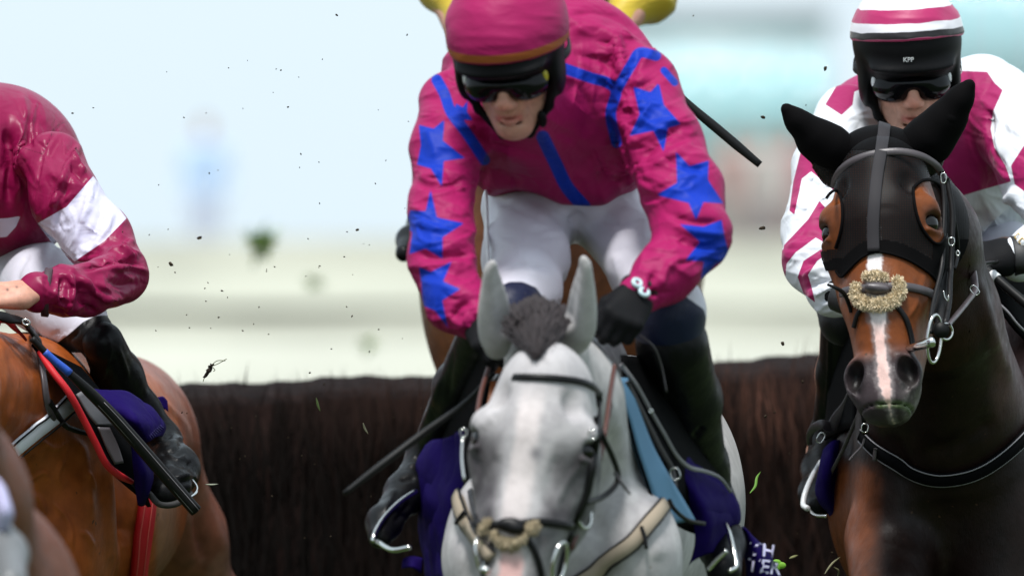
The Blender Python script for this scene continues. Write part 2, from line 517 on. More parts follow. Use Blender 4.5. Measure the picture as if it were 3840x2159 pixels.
# ------------------------------------------------------------ materials
def mat(name, base, rough=.5, metal=0.0, spec=.5, sheen=0.0, coat=0.0, over=(), vcol=False, var=None, bumps=(), sss=0.0, soft=.0006, dirt=None, trans=0.0, aniso=None, rvar=0.0):
    M = bpy.data.materials.new(name); M.use_nodes = True
    nt = M.node_tree; nt.nodes.clear(); N = nt.nodes.new; L = nt.links.new
    out = N('ShaderNodeOutputMaterial'); b = N('ShaderNodeBsdfPrincipled'); L(b.outputs[0], out.inputs[0])
    b.inputs['Roughness'].default_value = rough; b.inputs['Metallic'].default_value = metal
    b.inputs['Specular IOR Level'].default_value = spec
    b.inputs['Sheen Weight'].default_value = sheen; b.inputs['Sheen Roughness'].default_value = .4
    b.inputs['Coat Weight'].default_value = coat; b.inputs['Coat Roughness'].default_value = .12
    tc = N('ShaderNodeTexCoord')
    if vcol:
        a = N('ShaderNodeAttribute'); a.attribute_name = 'col'; c = a.outputs['Color']
    else:
        a = N('ShaderNodeRGB'); a.outputs[0].default_value = (*base, 1); c = a.outputs[0]
    def noise(scale, detail=4, dist=0.0, rough_=.55):
        n = N('ShaderNodeTexNoise'); n.inputs['Detail'].default_value = detail; n.inputs['Distortion'].default_value = dist
        n.inputs['Roughness'].default_value = rough_
        if isinstance(scale, (tuple, list)):
            mp = N('ShaderNodeMapping'); mp.inputs['Scale'].default_value = scale; L(tc.outputs['Object'], mp.inputs[0]); L(mp.outputs[0], n.inputs['Vector']); n.inputs['Scale'].default_value = 1.0
        else:
            n.inputs['Scale'].default_value = scale; L(tc.outputs['Object'], n.inputs['Vector'])
        return n.outputs['Fac']
    def mix(fac, A, B, mode='MIX'):
        m = N('ShaderNodeMix'); m.data_type = 'RGBA'; m.blend_type = mode
        for sck, v in ((m.inputs[0], fac), (m.inputs[6], A), (m.inputs[7], B)):
            if hasattr(v, 'links') or isinstance(v, bpy.types.NodeSocket): L(v, sck)
            else: sck.default_value = v if isinstance(v, float) else (*v, 1)
        return m.outputs[2]
    def rng_(v, a0, a1, b0, b1):
        r = N('ShaderNodeMapRange'); L(v, r.inputs[0])
        for i, x in enumerate((a0, a1, b0, b1)): r.inputs[1 + i].default_value = x
        return r.outputs[0]
    for an, col in over:
        a = N('ShaderNodeAttribute'); a.attribute_name = an
        c = mix(rng_(a.outputs['Fac'], -soft, soft, 0, 1), c, col)
    if var:
        scl, amt = var[:2]
        f = rng_(noise(scl, 5, .3), .3, .7, 1 - amt, 1 + amt)
        g = N('ShaderNodeCombineColor')
        for i in range(3): L(f, g.inputs[i])
        c = mix(1.0, c, g.outputs[0], 'MULTIPLY')
    if dirt:
        dcol, scl, th = dirt
        c = mix(rng_(noise(scl, 3, 0, .5), th, th + .03, 0, .9), c, dcol)
    L(c, b.inputs['Base Color'])
    if rvar:
        L(rng_(noise(35.0, 4), .3, .7, rough - rvar, rough + rvar), b.inputs['Roughness'])
    prev = None
    for scl, st, ds, *rest in bumps:
        bp = N('ShaderNodeBump'); bp.inputs['Strength'].default_value = st; bp.inputs['Distance'].default_value = ds
        L(noise(scl, rest[0] if rest else 4, rest[1] if len(rest) > 1 else 0.0), bp.inputs['Height'])
        if prev is not None: L(prev, bp.inputs['Normal'])
        prev = bp.outputs[0]
    if prev is not None: L(prev, b.inputs['Normal'])
    if sss:
        b.inputs['Subsurface Weight'].default_value = sss; b.inputs['Subsurface Radius'].default_value = (.012, .004, .002); b.inputs['Subsurface Scale'].default_value = .5
    return M
def srgb(r, g, b):
    f = lambda v: (v / 255 / 12.92) if v / 255 <= .04045 else ((v / 255 + .055) / 1.055) ** 2.4
    return (f(r), f(g), f(b))
def paint(m, base, zones=()):
    """coat colours: zones of (weight array, colour)"""
    c = np.broadcast_to(np.array(base, float), (len(m.V), 3)).copy()
    for wgt, colr in zones:
        wgt = np.clip(wgt, 0, 1)[:, None]
        c = c * (1 - wgt) + np.array(colr) * wgt
    m.col = c
    return m
def sstep(x, a, b):
    t = np.clip((x - a) / (b - a), 0, 1)
    return t * t * (3 - 2 * t)
# ============================================================ THE PLACE
def blades(base, tip, wd, n_side=1):
    """many thin blades as one mesh: base points, tip points, widths"""
    d = tip - base
    s = np.cross(d, np.tile([0, 1.0, 0], (len(d), 1)) + .3 * rng.normal(size=d.shape)); s /= np.maximum(np.linalg.norm(s, axis=1, keepdims=True), 1e-9)
    mid = base + d * .55 + .06 * np.linalg.norm(d, axis=1, keepdims=True) * rng.normal(size=d.shape)
    wd = np.asarray(wd)[:, None] / 2
    V = np.stack([base - s * wd, base + s * wd, mid + s * wd * .8, mid - s * wd * .8, tip], 1).reshape(-1, 3)
    i = np.arange(len(d))[:, None] * 5
    F = np.concatenate([i + np.array([[0, 1, 2, 3]]), i + np.array([[3, 2, 4, 4]])])
    return Mesh(V, F)

# ground: turf that is flat round the fence and climbs to a low bank
M_turf = mat('turf_pale', (.30, .298, .24), .9, spec=.15, var=((.45, .05, .25), .26), bumps=((40, .5, .02),))
ys = np.concatenate([np.linspace(-60, 60, 7), np.linspace(70, 170, 26), [220, 400, 900, 2500, 5000]])
zs = np.interp(ys, [-60, 62, 80, 110, 150, 162, 5000], [0, 0, .45, 1.25, 2.28, 2.32, 2.32])
xs = np.concatenate([[-3000, -300, -60], np.linspace(-20, 20, 17), [60, 300, 3000]])
V = np.array([(x, y, z) for y, z in zip(ys, zs) for x in xs]); nx = len(xs)
V[:, 2] += .05 * vnoise(V * np.array([.4, .06, 0]), 3) * (np.abs(V[:, 0]) < 30) * (V[:, 1] > 60) * (V[:, 1] < 300)
F = [(i * nx + j, i * nx + j + 1, (i + 1) * nx + j + 1, (i + 1) * nx + j) for i in range(len(ys) - 1) for j in range(nx - 1)]
struct('turf_ground', Mesh(V, F), M_turf)
M_course = mat('course_turf', (.045, .075, .022), .9, spec=.2, var=(.8, .3), bumps=((60, .7, .03),))
gx, gy = np.linspace(-60, 60, 9), np.linspace(-40, 60, 9)
Vg = np.array([(x, y, .03) for y in gy for x in gx])
struct('race_course', Mesh(Vg, [(i * 9 + j, i * 9 + j + 1, (i + 1) * 9 + j + 1, (i + 1) * 9 + j) for i in range(8) for j in range(8)]), M_course)
def strip(name, y0, y1, m):
    yy = np.linspace(y0, y1, 8); xx = np.linspace(-25, 25, 26)
    V = np.array([(x, y, np.interp(y, ys, zs) + .06) for y in yy for x in xx]); n = len(xx)
    struct(name, Mesh(V, [(i * n + j, i * n + j + 1, (i + 1) * n + j + 1, (i + 1) * n + j) for i in range(7) for j in range(n - 1)]), m)
M_path = mat('pale_track', (.40, .40, .338), .95, spec=.1, var=((.4, .06, 1), .14), bumps=((30, .4, .02),))
M_mown = mat('mown_turf', (.365, .366, .30), .9, spec=.1, var=((.5, .07, 1), .2), bumps=((40, .4, .02),))
strip('track', 78, 108.5, M_path)
strip('mown_strip', 118.5, 131.5, M_mown)

# birch fence behind the horses
def fence_top(sx):
    return np.interp(sx, [-600, 640, 1000, 1600, 2680, 3080, 4400], [1500, 1468, 1447, 1424, 1372, 1350, 1300])
def fence_d(sx):
    return np.interp(sx, [-600, 4400], [29.6, 30.9])
M_birch = mat('birch_dark', (.012, .006, .005), .9, spec=.1, var=((22, 22, 2.5), .7), bumps=(((90, 90, 6), .8, .03),))
M_twig = mat('birch_twig', (.03, .015, .011), .8, spec=.12, vcol=True)
tf = thing('brush_fence', 'dark brown birch brush steeplechase fence crossing behind the horses', 'fence', (0, 30.2, 0))
sxs = np.linspace(-600, 4400, 90)
rows = []
for dd, dz in ((0, -.02), (.06, .0), (.45, .03), (.9, -.04)):
    rows.append([P(a, fence_top(a), fence_d(a)) + np.array([0, dd, dz + .004 * math.sin(a * .011) + .003 * math.sin(a * .037 + 1) - .02]) for a in sxs])
rows = [[p * [1, 1, 0] for p in rows[0]]] + rows + [[p * [1, 1, 0] for p in rows[-1]]]
V = np.array(rows).reshape(-1, 3); n = len(sxs)
F = [(i * n + j, i * n + j + 1, (i + 1) * n + j + 1, (i + 1) * n + j) for i in range(len(rows) - 1) for j in range(n - 1)]
part('packed_core', Mesh(V, F), M_birch, tf)
N_T = 26000
a = rng.uniform(-600, 4400, N_T); dp = rng.uniform(-.05, .5, N_T) ** 1.0
top = np.array([P(x, fence_top(x), fence_d(x)) for x in a]); top[:, 1] += dp
top[:, 2] += .004 * np.sin(a * .011) + .003 * np.sin(a * .037 + 1) - .02
low = rng.random(N_T) < .55
top_z0 = top[:, 2].copy()
tz = np.where(low, rng.uniform(.05, 1.0, N_T) * top[:, 2], top[:, 2] + rng.normal(.010, .013, N_T) + .05 * (rng.random(N_T) < .05) * rng.random(N_T))
top[low, 1] = (top[low, 1] - dp[low]) - rng.uniform(.005, .05, low.sum())
tip = top.copy(); tip[:, 2] = tz
bs = tip + np.stack([rng.normal(0, .03, N_T), rng.uniform(0, .03, N_T), -rng.uniform(.12, .3, N_T)], 1)
bm = blades(bs, tip, rng.uniform(.002, .006, N_T))
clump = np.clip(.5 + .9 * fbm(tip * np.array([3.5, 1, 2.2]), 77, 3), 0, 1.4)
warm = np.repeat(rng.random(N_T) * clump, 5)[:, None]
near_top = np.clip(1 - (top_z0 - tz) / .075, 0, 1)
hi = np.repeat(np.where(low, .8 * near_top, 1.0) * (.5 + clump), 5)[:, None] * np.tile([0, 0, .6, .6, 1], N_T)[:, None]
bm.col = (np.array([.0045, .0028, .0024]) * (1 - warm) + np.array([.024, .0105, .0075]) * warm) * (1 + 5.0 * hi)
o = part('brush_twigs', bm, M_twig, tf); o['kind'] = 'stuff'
for x in (1540, 880, 2330, 2800):                                  # turned-out broken ends, pale
    pass

# things beyond the bank, far out of focus
def far_person(sx, base_sy, h, d, top_c, leg_c, label):
    f = P(sx, base_sy, d); s = h / 1.75
    t = thing('person', label, 'person', f, 'people standing on the far bank')
    S = Sculpt()
    for sd in (-1, 1):
        S.cap(f + s * np.array([sd * .1, 0, .05]), f + s * np.array([sd * .09, 0, .85]), .07 * s, .1 * s)
        S.cap(f + s * np.array([sd * .2, 0, 1.4]), f + s * np.array([sd * .27, 0, 1.1]), .06 * s, .05 * s)
        S.cap(f + s * np.array([sd * .27, 0, 1.1]), f + s * np.array([sd * .24, -.12, .85]), .05 * s, .045 * s)
    S.cap(f + s * np.array([0, 0, .85]), f + s * np.array([0, 0, 1.35]), .16 * s, .19 * s, asp=.7)
    S.cap(f + s * np.array([0, 0, 1.4]), f + s * np.array([0, 0, 1.52]), .06 * s, .06 * s)
    S.ell(f + s * np.array([0, -.01, 1.63]), (.08 * s, .1 * s, .12 * s))
    m = S.build(.035)
    z = (m.V[:, 2] - f[2]) / s
    paint(m, leg_c, [(sstep(z, .84, .9), top_c), (sstep(z, 1.49, 1.52), (.45, .25, .18)), (sstep(z, 1.66, 1.7), (.05, .03, .02))])
    part('body', m, M_cloth_far, t)
M_cloth_far = mat('far_cloth', (.3, .3, .4), .8, vcol=True)
far_person(768, 1010, 1.78, 152, srgb(178, 200, 228), srgb(188, 194, 212), 'blurred distant person in a light blue top and grey blue trousers')
for i, (sx, c1, c2) in enumerate(((2745, (165, 140, 135), (150, 140, 135)), (2860, (180, 175, 170), (140, 130, 130)), (2975, (170, 135, 135), (150, 135, 132)), (3090, (110, 115, 118), (95, 98, 102)))):
    far_person(sx, 1010, 1.7 + .04 * (i % 3), 156 + 2 * i, srgb(*c1), srgb(*c2),
               ['blurred distant person in dull brown clothes', 'blurred distant person in pale grey top', 'blurred distant person in a dull pinkish top', 'blurred distant person in dark grey clothes'][i])

def building(name, label, boxes, x0, x1, y0, y1, d, depth, wall, roofc, cat='building'):
    """a low pavilion: walls, window band with panes, roof"""
    a, b = P(x0, y1, d), P(x1, y0, d)
    gz = 2.3
    t = thing(name, label, cat, ((a[0] + b[0]) / 2, d, gz))
    W, H = b[0] - a[0], b[2] - gz
    c = np.array([(a[0] + b[0]) / 2, d + depth / 2, 0])
    part('wall', box((c[0], c[1], gz + H * .5), (W, depth, H)), wall, t, smooth=False)
    part('roof', box((c[0], c[1], gz + H + .12), (W + .5, depth + .5, .24)), roofc, t, smooth=False)
    n = max(2, int(W / 1.2))
    for i in range(n):
        cx = a[0] + (i + .5) * W / n
        f = part('window', box((cx, d - .03, gz + H * .62), (W / n * .82, .08, H * .5)), M_white_far, t, smooth=False)
        part('pane', box((cx, d - .08, gz + H * .62), (W / n * .72, .04, H * .44)), M_glass_far, f, smooth=False)
    return t
M_white_far = mat('far_white_paint', (.55, .56, .58), .5)
M_glass_far = mat('far_glass', (.30, .55, .58), .15, spec=.7)
M_teal = mat('far_turquoise_panel', srgb(163, 187, 190), .5, var=((.5, .5, .2), .1))
M_lilac = mat('far_grey_panel', srgb(160, 162, 172), .6, var=(.3, .1))
M_dkgrey = mat('far_dark_panel', (.03, .045, .045), .7)
building('pavilion', 'blurred turquoise pavilion far behind the right hand horse', 0, 2330, 3110, 60, 540, 420, 8, M_teal, M_white_far)
building('grey_stand', 'blurred pale grey stand beyond at the far right', 0, 3330, 4300, -350, 900, 460, 10, M_lilac, M_white_far)
tb = thing('dark_kiosk', 'blurred dark grey kiosk beside the turquoise pavilion', 'kiosk', P(3120, 900, 400))
g = P(3120, 900, 400)
part('wall', box((g[0], 401, 4.2), (1.3, 1.6, 6.0)), M_dkgrey, tb, smooth=False)
part('roof', box((g[0], 401, 7.3), (1.6, 1.9, .25)), M_white_far, tb, smooth=False)
# ============================================================ HORSES
def horse_head(S, F, nostril=True, ears=None, eyes=True):
    """skull, jaws, muzzle in a local frame: origin on the forehead between the eyes, x across, y into the head, z up to the poll"""
    e = lambda c, r, k=.02, sub=False, **kw: S.ell(c, r, k, sub, F=F, **kw)
    c = lambda a, b, ra, rb, k=.02, sub=False, asp=1.0: S.cap(a, b, ra, rb, k, sub, asp, F=F)
    e((0, .125, .085), (.088, .12, .125))                         # cranium
    e((0, .12, .125), (.072, .10, .055), .04)                       # poll
    e((0, .072, .03), (.098, .062, .10), .04)                     # forehead
    for s in (-1, 1):
        e((s * .087, .076, .006), (.031, .044, .040), .03)        # orbit
        c((s * .045, .035, .045), (s * .098, .052, .032), .016, .017, .03)   # brow ridge
        e((s * .06, .17, -.02), (.052, .10, .125), .04)           # jaw plate
        e((s * .072, .15, -.05), (.032, .07, .085), .03)          # masseter
        c((s * .092, .085, -.035), (s * .066, .075, -.15), .020, .014, .04)  # facial crest
        c((s * .05, .19, -.10), (s * .02, .13, -.30), .045, .034, .04)       # lower jaw bars
    c((0, .048, 0), (0, .055, -.16), .078, .062, .04, asp=.75)    # nose bone
    c((0, .055, -.15), (0, .058, -.31), .060, .049, .04, asp=.9)
    c((0, .10, -.16), (0, .09, -.32), .070, .052, .04)
    e((0, .072, -.345), (.056, .056, .060), .04)                  # muzzle
    e((0, .050, -.370), (.050, .042, .036), .03)                  # upper lip
    e((0, .078, -.382), (.043, .038, .020), .012)                 # lower lip
    e((0, .100, -.362), (.038, .034, .030), .02)                   # chin
    for s in (-1, 1):
        e((s * .049, .036, -.322), (.028, .031, .044), .02)      # nostril wing
        c((s * .030, .024, -.29), (s * .058, .035, -.315), .012, .013, .015)
    e((0, .062, -.386), (.05, .05, .0032), .006, True)            # mouth line
    if nostril:
        for s in (-1, 1):
            e((s * .054, .010, -.322), (.0195, .034, .032), .007, True, roll=-s * 14)
            e((s * .052, .004, -.352), (.008, .022, .018), .006, True, roll=s * 25)
    for s in (-1, 1):                                             # hollow above the eye and the eye socket
        e((s * .070, .022, .075), (.018, .014, .024), .02, True)
        if eyes:
            e((s * .116, .050, .000), (.022, .027, .019), .008, True)
            c((s * .098, .032, .017), (s * .116, .064, .021), .0052, .0052, .008)    # upper lid
            c((s * .101, .036, -.021), (s * .115, .068, -.018), .0042, .0042, .008)
def ear(S, F, base, tip, wd, fwd=(0, -1, 0), k=.02, hollow=True):
    """pricked ear with an open hollow facing forward"""
    b, t = np.asarray(base, float), np.asarray(tip, float); d = t - b
    f_ = [-.15, .0, .15, .3, .45, .6, .75, .88, .97]
    r_ = [1.0, 1.05, 1.06, 1.0, .87, .68, .47, .26, .11]
    for i in range(len(f_) - 1):
        S.cap(b + d * f_[i], b + d * f_[i + 1], wd * r_[i], wd * r_[i + 1], .03 if i else k, F=F, asp=.7)
    fw = np.asarray(fwd, float) * wd
    g_ = [.2, .34, .5, .66, .8]; q_ = [.10, .22, .24, .18, .06]
    for i in range(4 if hollow else 0):
        S.cap(b + d * g_[i] + fw * .62, b + d * g_[i + 1] + fw * (.62 - .1 * i), wd * q_[i], wd * q_[i + 1], .012, True, F=F)
def ball(c, r, n=20, m=12):
    a = np.linspace(0, 2 * math.pi, n, endpoint=False); V = [np.array([[0, 0, 1.0]])]
    for i in range(1, m):
        t = math.pi * i / m
        V.append(np.stack([np.sin(t) * np.cos(a), np.sin(t) * np.sin(a), np.full(n, math.cos(t))], 1))
    V.append(np.array([[0, 0, -1.0]])); V = np.concatenate(V) * r + np.asarray(c); F = []
    for j in range(n): F.append((0, 1 + j, 1 + (j + 1) % n, 1 + (j + 1) % n))
    for i in range(m - 2):
        for j in range(n): F.append((1 + i * n + j, 1 + (i + 1) * n + j, 1 + (i + 1) * n + (j + 1) % n, 1 + i * n + (j + 1) % n))
    l = len(V) - 1; o = 1 + (m - 2) * n
    for j in range(n): F.append((l, o + (j + 1) % n, o + j, o + j))
    return Mesh(V, F)
def leg_chain(S, pts, k=.03):
    """pts: (x, y, z, r) in metres"""
    for a, b in zip(pts[:-1], pts[1:]):
        S.cap(a[:3], b[:3], a[3], b[3], k)
def hair_locks(root, tip, n, wd, spread_root, spread_tip, sag=.0, seg=4, seedc=None):
    """tapering ribbons of hair from a root line to a tip line (arrays of points)"""
    root, tip = np.asarray(root, float), np.asarray(tip, float)
    t = rng.random(n)
    def at(L):
        x = t * (len(L) - 1); i = np.minimum(x.astype(int), len(L) - 2); f = (x - i)[:, None]
        return L[i] * (1 - f) + L[i + 1] * f
    a = at(root) + rng.normal(0, spread_root, (n, 3)); b = at(tip) + rng.normal(0, spread_tip, (n, 3))
    V = []; f = np.linspace(0, 1, seg + 1)
    bend = rng.normal(0, .12, (n, 3)) * np.linalg.norm(b - a, axis=1, keepdims=True)
    sd = np.cross(b - a, [0, 1.0, 0]); sd /= np.maximum(np.linalg.norm(sd, axis=1, keepdims=True), 1e-9)
    w_ = wd * rng.uniform(.6, 1.4, n)[:, None]
    for q in f:
        c = a + (b - a) * q + bend * (q * (1 - q)) + np.array([0, 0, -sag * q * q])
        ww = w_ * (1 - .85 * q)
        V += [c - sd * ww, c + sd * ww]
    V = np.stack(V, 1).reshape(-1, 3); k = 2 * (seg + 1)
    i = np.arange(n)[:, None] * k
    F = np.concatenate([i + np.array([[2 * j, 2 * j + 1, 2 * j + 3, 2 * j + 2]]) for j in range(seg)])
    return Mesh(V, F)

COAT_B = (((420, 420, 90), .30, .002, 3), ((75, 75, 40), .20, .004, 4), ((22, 22, 16), .14, .008, 4))
M_grey = mat('grey_coat', (.5, .5, .5), .62, spec=.22, sheen=.08, vcol=True, var=(34, .12), bumps=COAT_B, dirt=((.20, .15, .10), 55.0, .74))
M_bay = mat('bay_coat', (.2, .05, .02), .44, spec=.17, rvar=.10, vcol=True, var=(30, .25), bumps=COAT_B, coat=.0, dirt=((.05, .025, .015), 60.0, .72))
M_chest = mat('chestnut_coat', (.3, .08, .02), .44, spec=.26, rvar=.10, vcol=True, var=(26, .25), bumps=COAT_B, coat=.0, dirt=((.06, .025, .012), 45.0, .70))
M_eye = mat('horse_eye', (.004, .003, .003), .12, spec=.3, coat=.15)
M_hair_dk = mat('dark_hair', (.035, .028, .028), .45, spec=.4)
M_hair_bk = mat('black_hair', (.008, .006, .006), .4, spec=.4)

# ---- grey horse in the centre, coming straight on
F_GREY = frame(P(1982, 1640, 24.32), yaw=8, pitch=14, roll=6.5, s=1.03)
def grey_horse():
    t = thing('horse', 'pale grey horse with black bridle galloping straight on in the middle', 'horse', P(2095, 1950, 25.2) * [1, 1, 0], 'racehorses')
    S = Sculpt()
    S.chain([(2050, 1330, 24.72, 160, 1.3), (2105, 1500, 24.88, 215, 1.4), (2135, 1700, 25.05, 245, 1.4), (2105, 1930, 25.2, 330, 1.1)], .05)
    S.elp(2095, 2090, 25.2, 440, 400, .33, .06)                                      # chest
    S.elp(1870, 2080, 25.0, 205, 330, .15, .06); S.elp(2355, 2100, 25.0, 205, 290, .15, .06)   # breast muscles
    S.cap(P(2120, 1960, 25.8), P(2260, 1930, 26.3), .25, .28, .06)                    # barrel
    S.elp(2330, 1850, 26.5, 460, 520, .38, .08)                                       # quarters
    S.cap(P(2130, 1560, 25.35), P(2150, 1500, 25.7), .12, .12, .1)                   # withers
    g = P(2100, 0, 25)
    for s, dz in ((-1, .0), (1, .28)):
        x = g[0] + s * .15
        leg_chain(S, [(x, 25.1, .95, .11), (x + s * .01, 24.95 - dz, .66, .075), (x, 24.9 - .3 * dz, .45 + dz * .3, .05), (x, 24.95, .14 + dz, .035), (x, 24.88, .05 + dz, .05)])
        xh = P(2320, 0, 26.5)[0] + s * .16
        leg_chain(S, [(xh, 26.6, .95, .14), (xh, 26.7, .62, .08), (xh, 26.95, .45, .05), (xh, 26.9, .12, .035), (xh, 26.82, .05, .05)])
    H = Sculpt()
    H.ops = list(S.ops)
    horse_head(H, F_GREY)
    L = lambda *v: v
    # ears from their photo feet to tips
    for b, tp, w in (((1862, 1262, 24.62), (1846, 975, 24.52), .0215), ((2170, 1240, 24.62), (2188, 958, 24.52), .0205)):
        lb, lt = tol(F_GREY, [P(*b)])[0], tol(F_GREY, [P(*tp)])[0]
        sx = .75 if b[0] < 2000 else -.75
        ear(H, F_GREY, lb, lt, w, fwd=(sx, -.72, 0), hollow=False)
        ax_ = np.asarray(lt) - np.asarray(lb); H.cap(np.asarray(lb) + ax_ * .15 + np.array([sx * .032, -.022, 0]), np.asarray(lb) + ax_ * .8 + np.array([sx * .020, -.012, 0]), .012, .005, .03, True, F=F_GREY)
    S.ops = H.ops
    lo, hi = P(1640, 2200, 24.0), P(2420, 900, 24.82)
    zc = P(0, 1800, 24.6)[2]
    head = H.build(.0040, lo=np.array([P(1560, 0, 24.3)[0], 24.0, P(0, 2290, 24.3)[2]]), hi=np.array([P(2460, 0, 24.6)[0], 24.82, 2.2]), smooth=2)
    yc = 24.79
    head.clip(lambda V: (V[:, 1] < yc) & (V[:, 2] > P(0, 2270, 24.3)[2]))
    body = S.build(.009, smooth=3).clip(lambda V: (V[:, 1] > yc - .012) | (V[:, 2] < P(0, 2262, 24.3)[2]))
    # veins and muscle lines
    head.strokes([([(1760, 1700), (1800, 1760), (1790, 1880)], 14, -.003), ([(2200, 1720), (2130, 1800), (2080, 1900)], 16, .003), ([(1870, 1700), (1850, 1800), (1860, 1900)], 24, -.005), ([(2090, 1700), (2060, 1820), (2040, 1920)], 26, -.004),
                  ([(1850, 1560), (1800, 1600)], 24, .003)])
    body.strokes([([(2290, 1480), (2330, 1680), (2360, 1850), (2330, 2159)], 28, .007), ([(2210, 1900), (2250, 2060), (2240, 2200)], 40, -.012), ([(1690, 1950), (1760, 2060), (1770, 2200)], 40, -.008), ([(2430, 1950), (2470, 2100)], 40, .006)])
    m = join([head, body])
    px = PX(m.V); l = tol(F_GREY, m.V); hd = (l[:, 2] > -.5) & (l[:, 1] < .42) & (m.V[:, 1] < 24.8) & (np.abs(l[:, 0]) < .16)
    n1 = fbm(m.V * 22, 4, 3); n2 = fbm(m.V * 60, 9, 2)
    base = np.array([.385, .365, .368])
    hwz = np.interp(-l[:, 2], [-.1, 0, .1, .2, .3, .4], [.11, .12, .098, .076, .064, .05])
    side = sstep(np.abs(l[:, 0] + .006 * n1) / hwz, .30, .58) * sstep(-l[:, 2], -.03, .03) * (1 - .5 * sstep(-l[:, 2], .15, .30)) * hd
    eyep = np.exp(-(((np.abs(l[:, 0]) - .104 - .5 * (l[:, 2] + .01)) / .020) ** 2 + ((l[:, 2] + .018) / .034) ** 2)) * hd  # darkens the eye surround, painting in the slanted shadow inward of the eye
    dap = sstep(fbm(m.V * 34, 54, 2), .15, .6)
    muzz = sstep(-l[:, 2], .22, .36) * hd * sstep(np.abs(l[:, 0]), .008, .04)
    blaze = (1 - sstep(np.abs(l[:, 0] + .004 + .004 * n1), .014, .032)) * sstep(-l[:, 2], -.12, -.04) * (1 - sstep(-l[:, 2], .17, .26)) * (l[:, 1] < .09) * hd
    snip = (1 - sstep(np.abs(l[:, 0] - .002 + .003 * n2), .016, .026)) * sstep(-l[:, 2], .20, .24) * (l[:, 1] < .06) * hd
    spot = np.exp(-((px[:, 0] - 2012) ** 2 + (px[:, 1] - 1700) ** 2) / 26 ** 2) * (m.V[:, 1] < 24.5)
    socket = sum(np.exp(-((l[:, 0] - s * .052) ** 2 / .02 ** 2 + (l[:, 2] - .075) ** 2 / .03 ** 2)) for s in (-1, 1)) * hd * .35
    nostr = sum(np.exp(-(((l[:, 0] - s * .05) / .022) ** 2 + ((l[:, 2] + .33) / .036) ** 2 + ((l[:, 1] - .02) / .03) ** 2)) for s in (-1, 1)) * hd
    earp = sstep(l[:, 2], .16, .24)
    body_m = (~hd) * sstep(n1 + .5 * n2, -.6, 1.2) * .30
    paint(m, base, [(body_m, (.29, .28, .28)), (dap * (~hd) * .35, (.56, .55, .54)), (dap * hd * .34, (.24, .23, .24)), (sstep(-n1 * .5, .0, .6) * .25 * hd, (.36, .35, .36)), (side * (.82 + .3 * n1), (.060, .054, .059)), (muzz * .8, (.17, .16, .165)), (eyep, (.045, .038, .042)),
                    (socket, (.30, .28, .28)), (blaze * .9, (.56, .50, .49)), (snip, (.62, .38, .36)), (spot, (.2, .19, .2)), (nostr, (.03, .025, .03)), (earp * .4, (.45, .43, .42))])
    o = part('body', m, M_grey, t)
    for s in (-1, 1):
        part('eye', ball(tow(F_GREY, (s * .0925, .060, -.001)), .0235), M_eye, t)
    root = [P(1880, 1330, 24.62), P(2010, 1330, 24.60), P(2130, 1290, 24.62)]
    # forelock and mane standing up between the ears, gathering to a point on the forehead
    bv = m.bvh()
    def onto(sx, sy):
        d_ = Vector(P(sx, sy, 1.0)) - Vector((0, 0, CAM_H)); d_.normalize(); q = bv.ray_cast(Vector((0, 0, CAM_H)), d_)
        return np.array(q[0]) + np.array([0, -.010, .002])
    tips = [onto(1995, 1322), onto(2010, 1345), onto(2030, 1318)]
    a1 = join([hair_locks([P(1900, 1235, 24.55), P(1960, 1170, 24.56), P(2030, 1150, 24.56), P(2120, 1215, 24.55)], tips, 900, .0020, .008, .004, 0, 5),
               hair_locks([P(1930, 1225, 24.50), P(2010, 1195, 24.50), P(2090, 1215, 24.50)], [onto(1985, 1290), onto(2010, 1335), onto(2045, 1285)], 500, .0020, .006, .004, 0, 5)])
    a2 = hair_locks([P(1885, 1190, 24.66), P(2005, 1128, 24.66), P(2130, 1170, 24.66)], [P(1940, 1275, 24.57), P(2010, 1310, 24.53), P(2085, 1268, 24.57)], 900, .0020, .006, .006, .0, 4)
    ms = Sculpt(); ms.elp(2005, 1215, 24.66, 118, 88, .055, .02); ms.cap(P(1990, 1220, 24.60), P(2010, 1300, 24.52), .030, .012, .03)
    ms = ms.build(.004, smooth=2); ms.disp(.003 * fbm(ms.V * np.array([120, 60, 25]), 21, 2))
    part('forelock', join([ms, a1, a2]), M_mane_grey, t)
    return t, m
M_mane_grey = mat('grey_mane', (.030, .024, .025), .6, spec=.2, var=((90, 90, 20), .45), bumps=(((260, 260, 30), .8, .004),))
GREY, GREY_M = grey_horse()

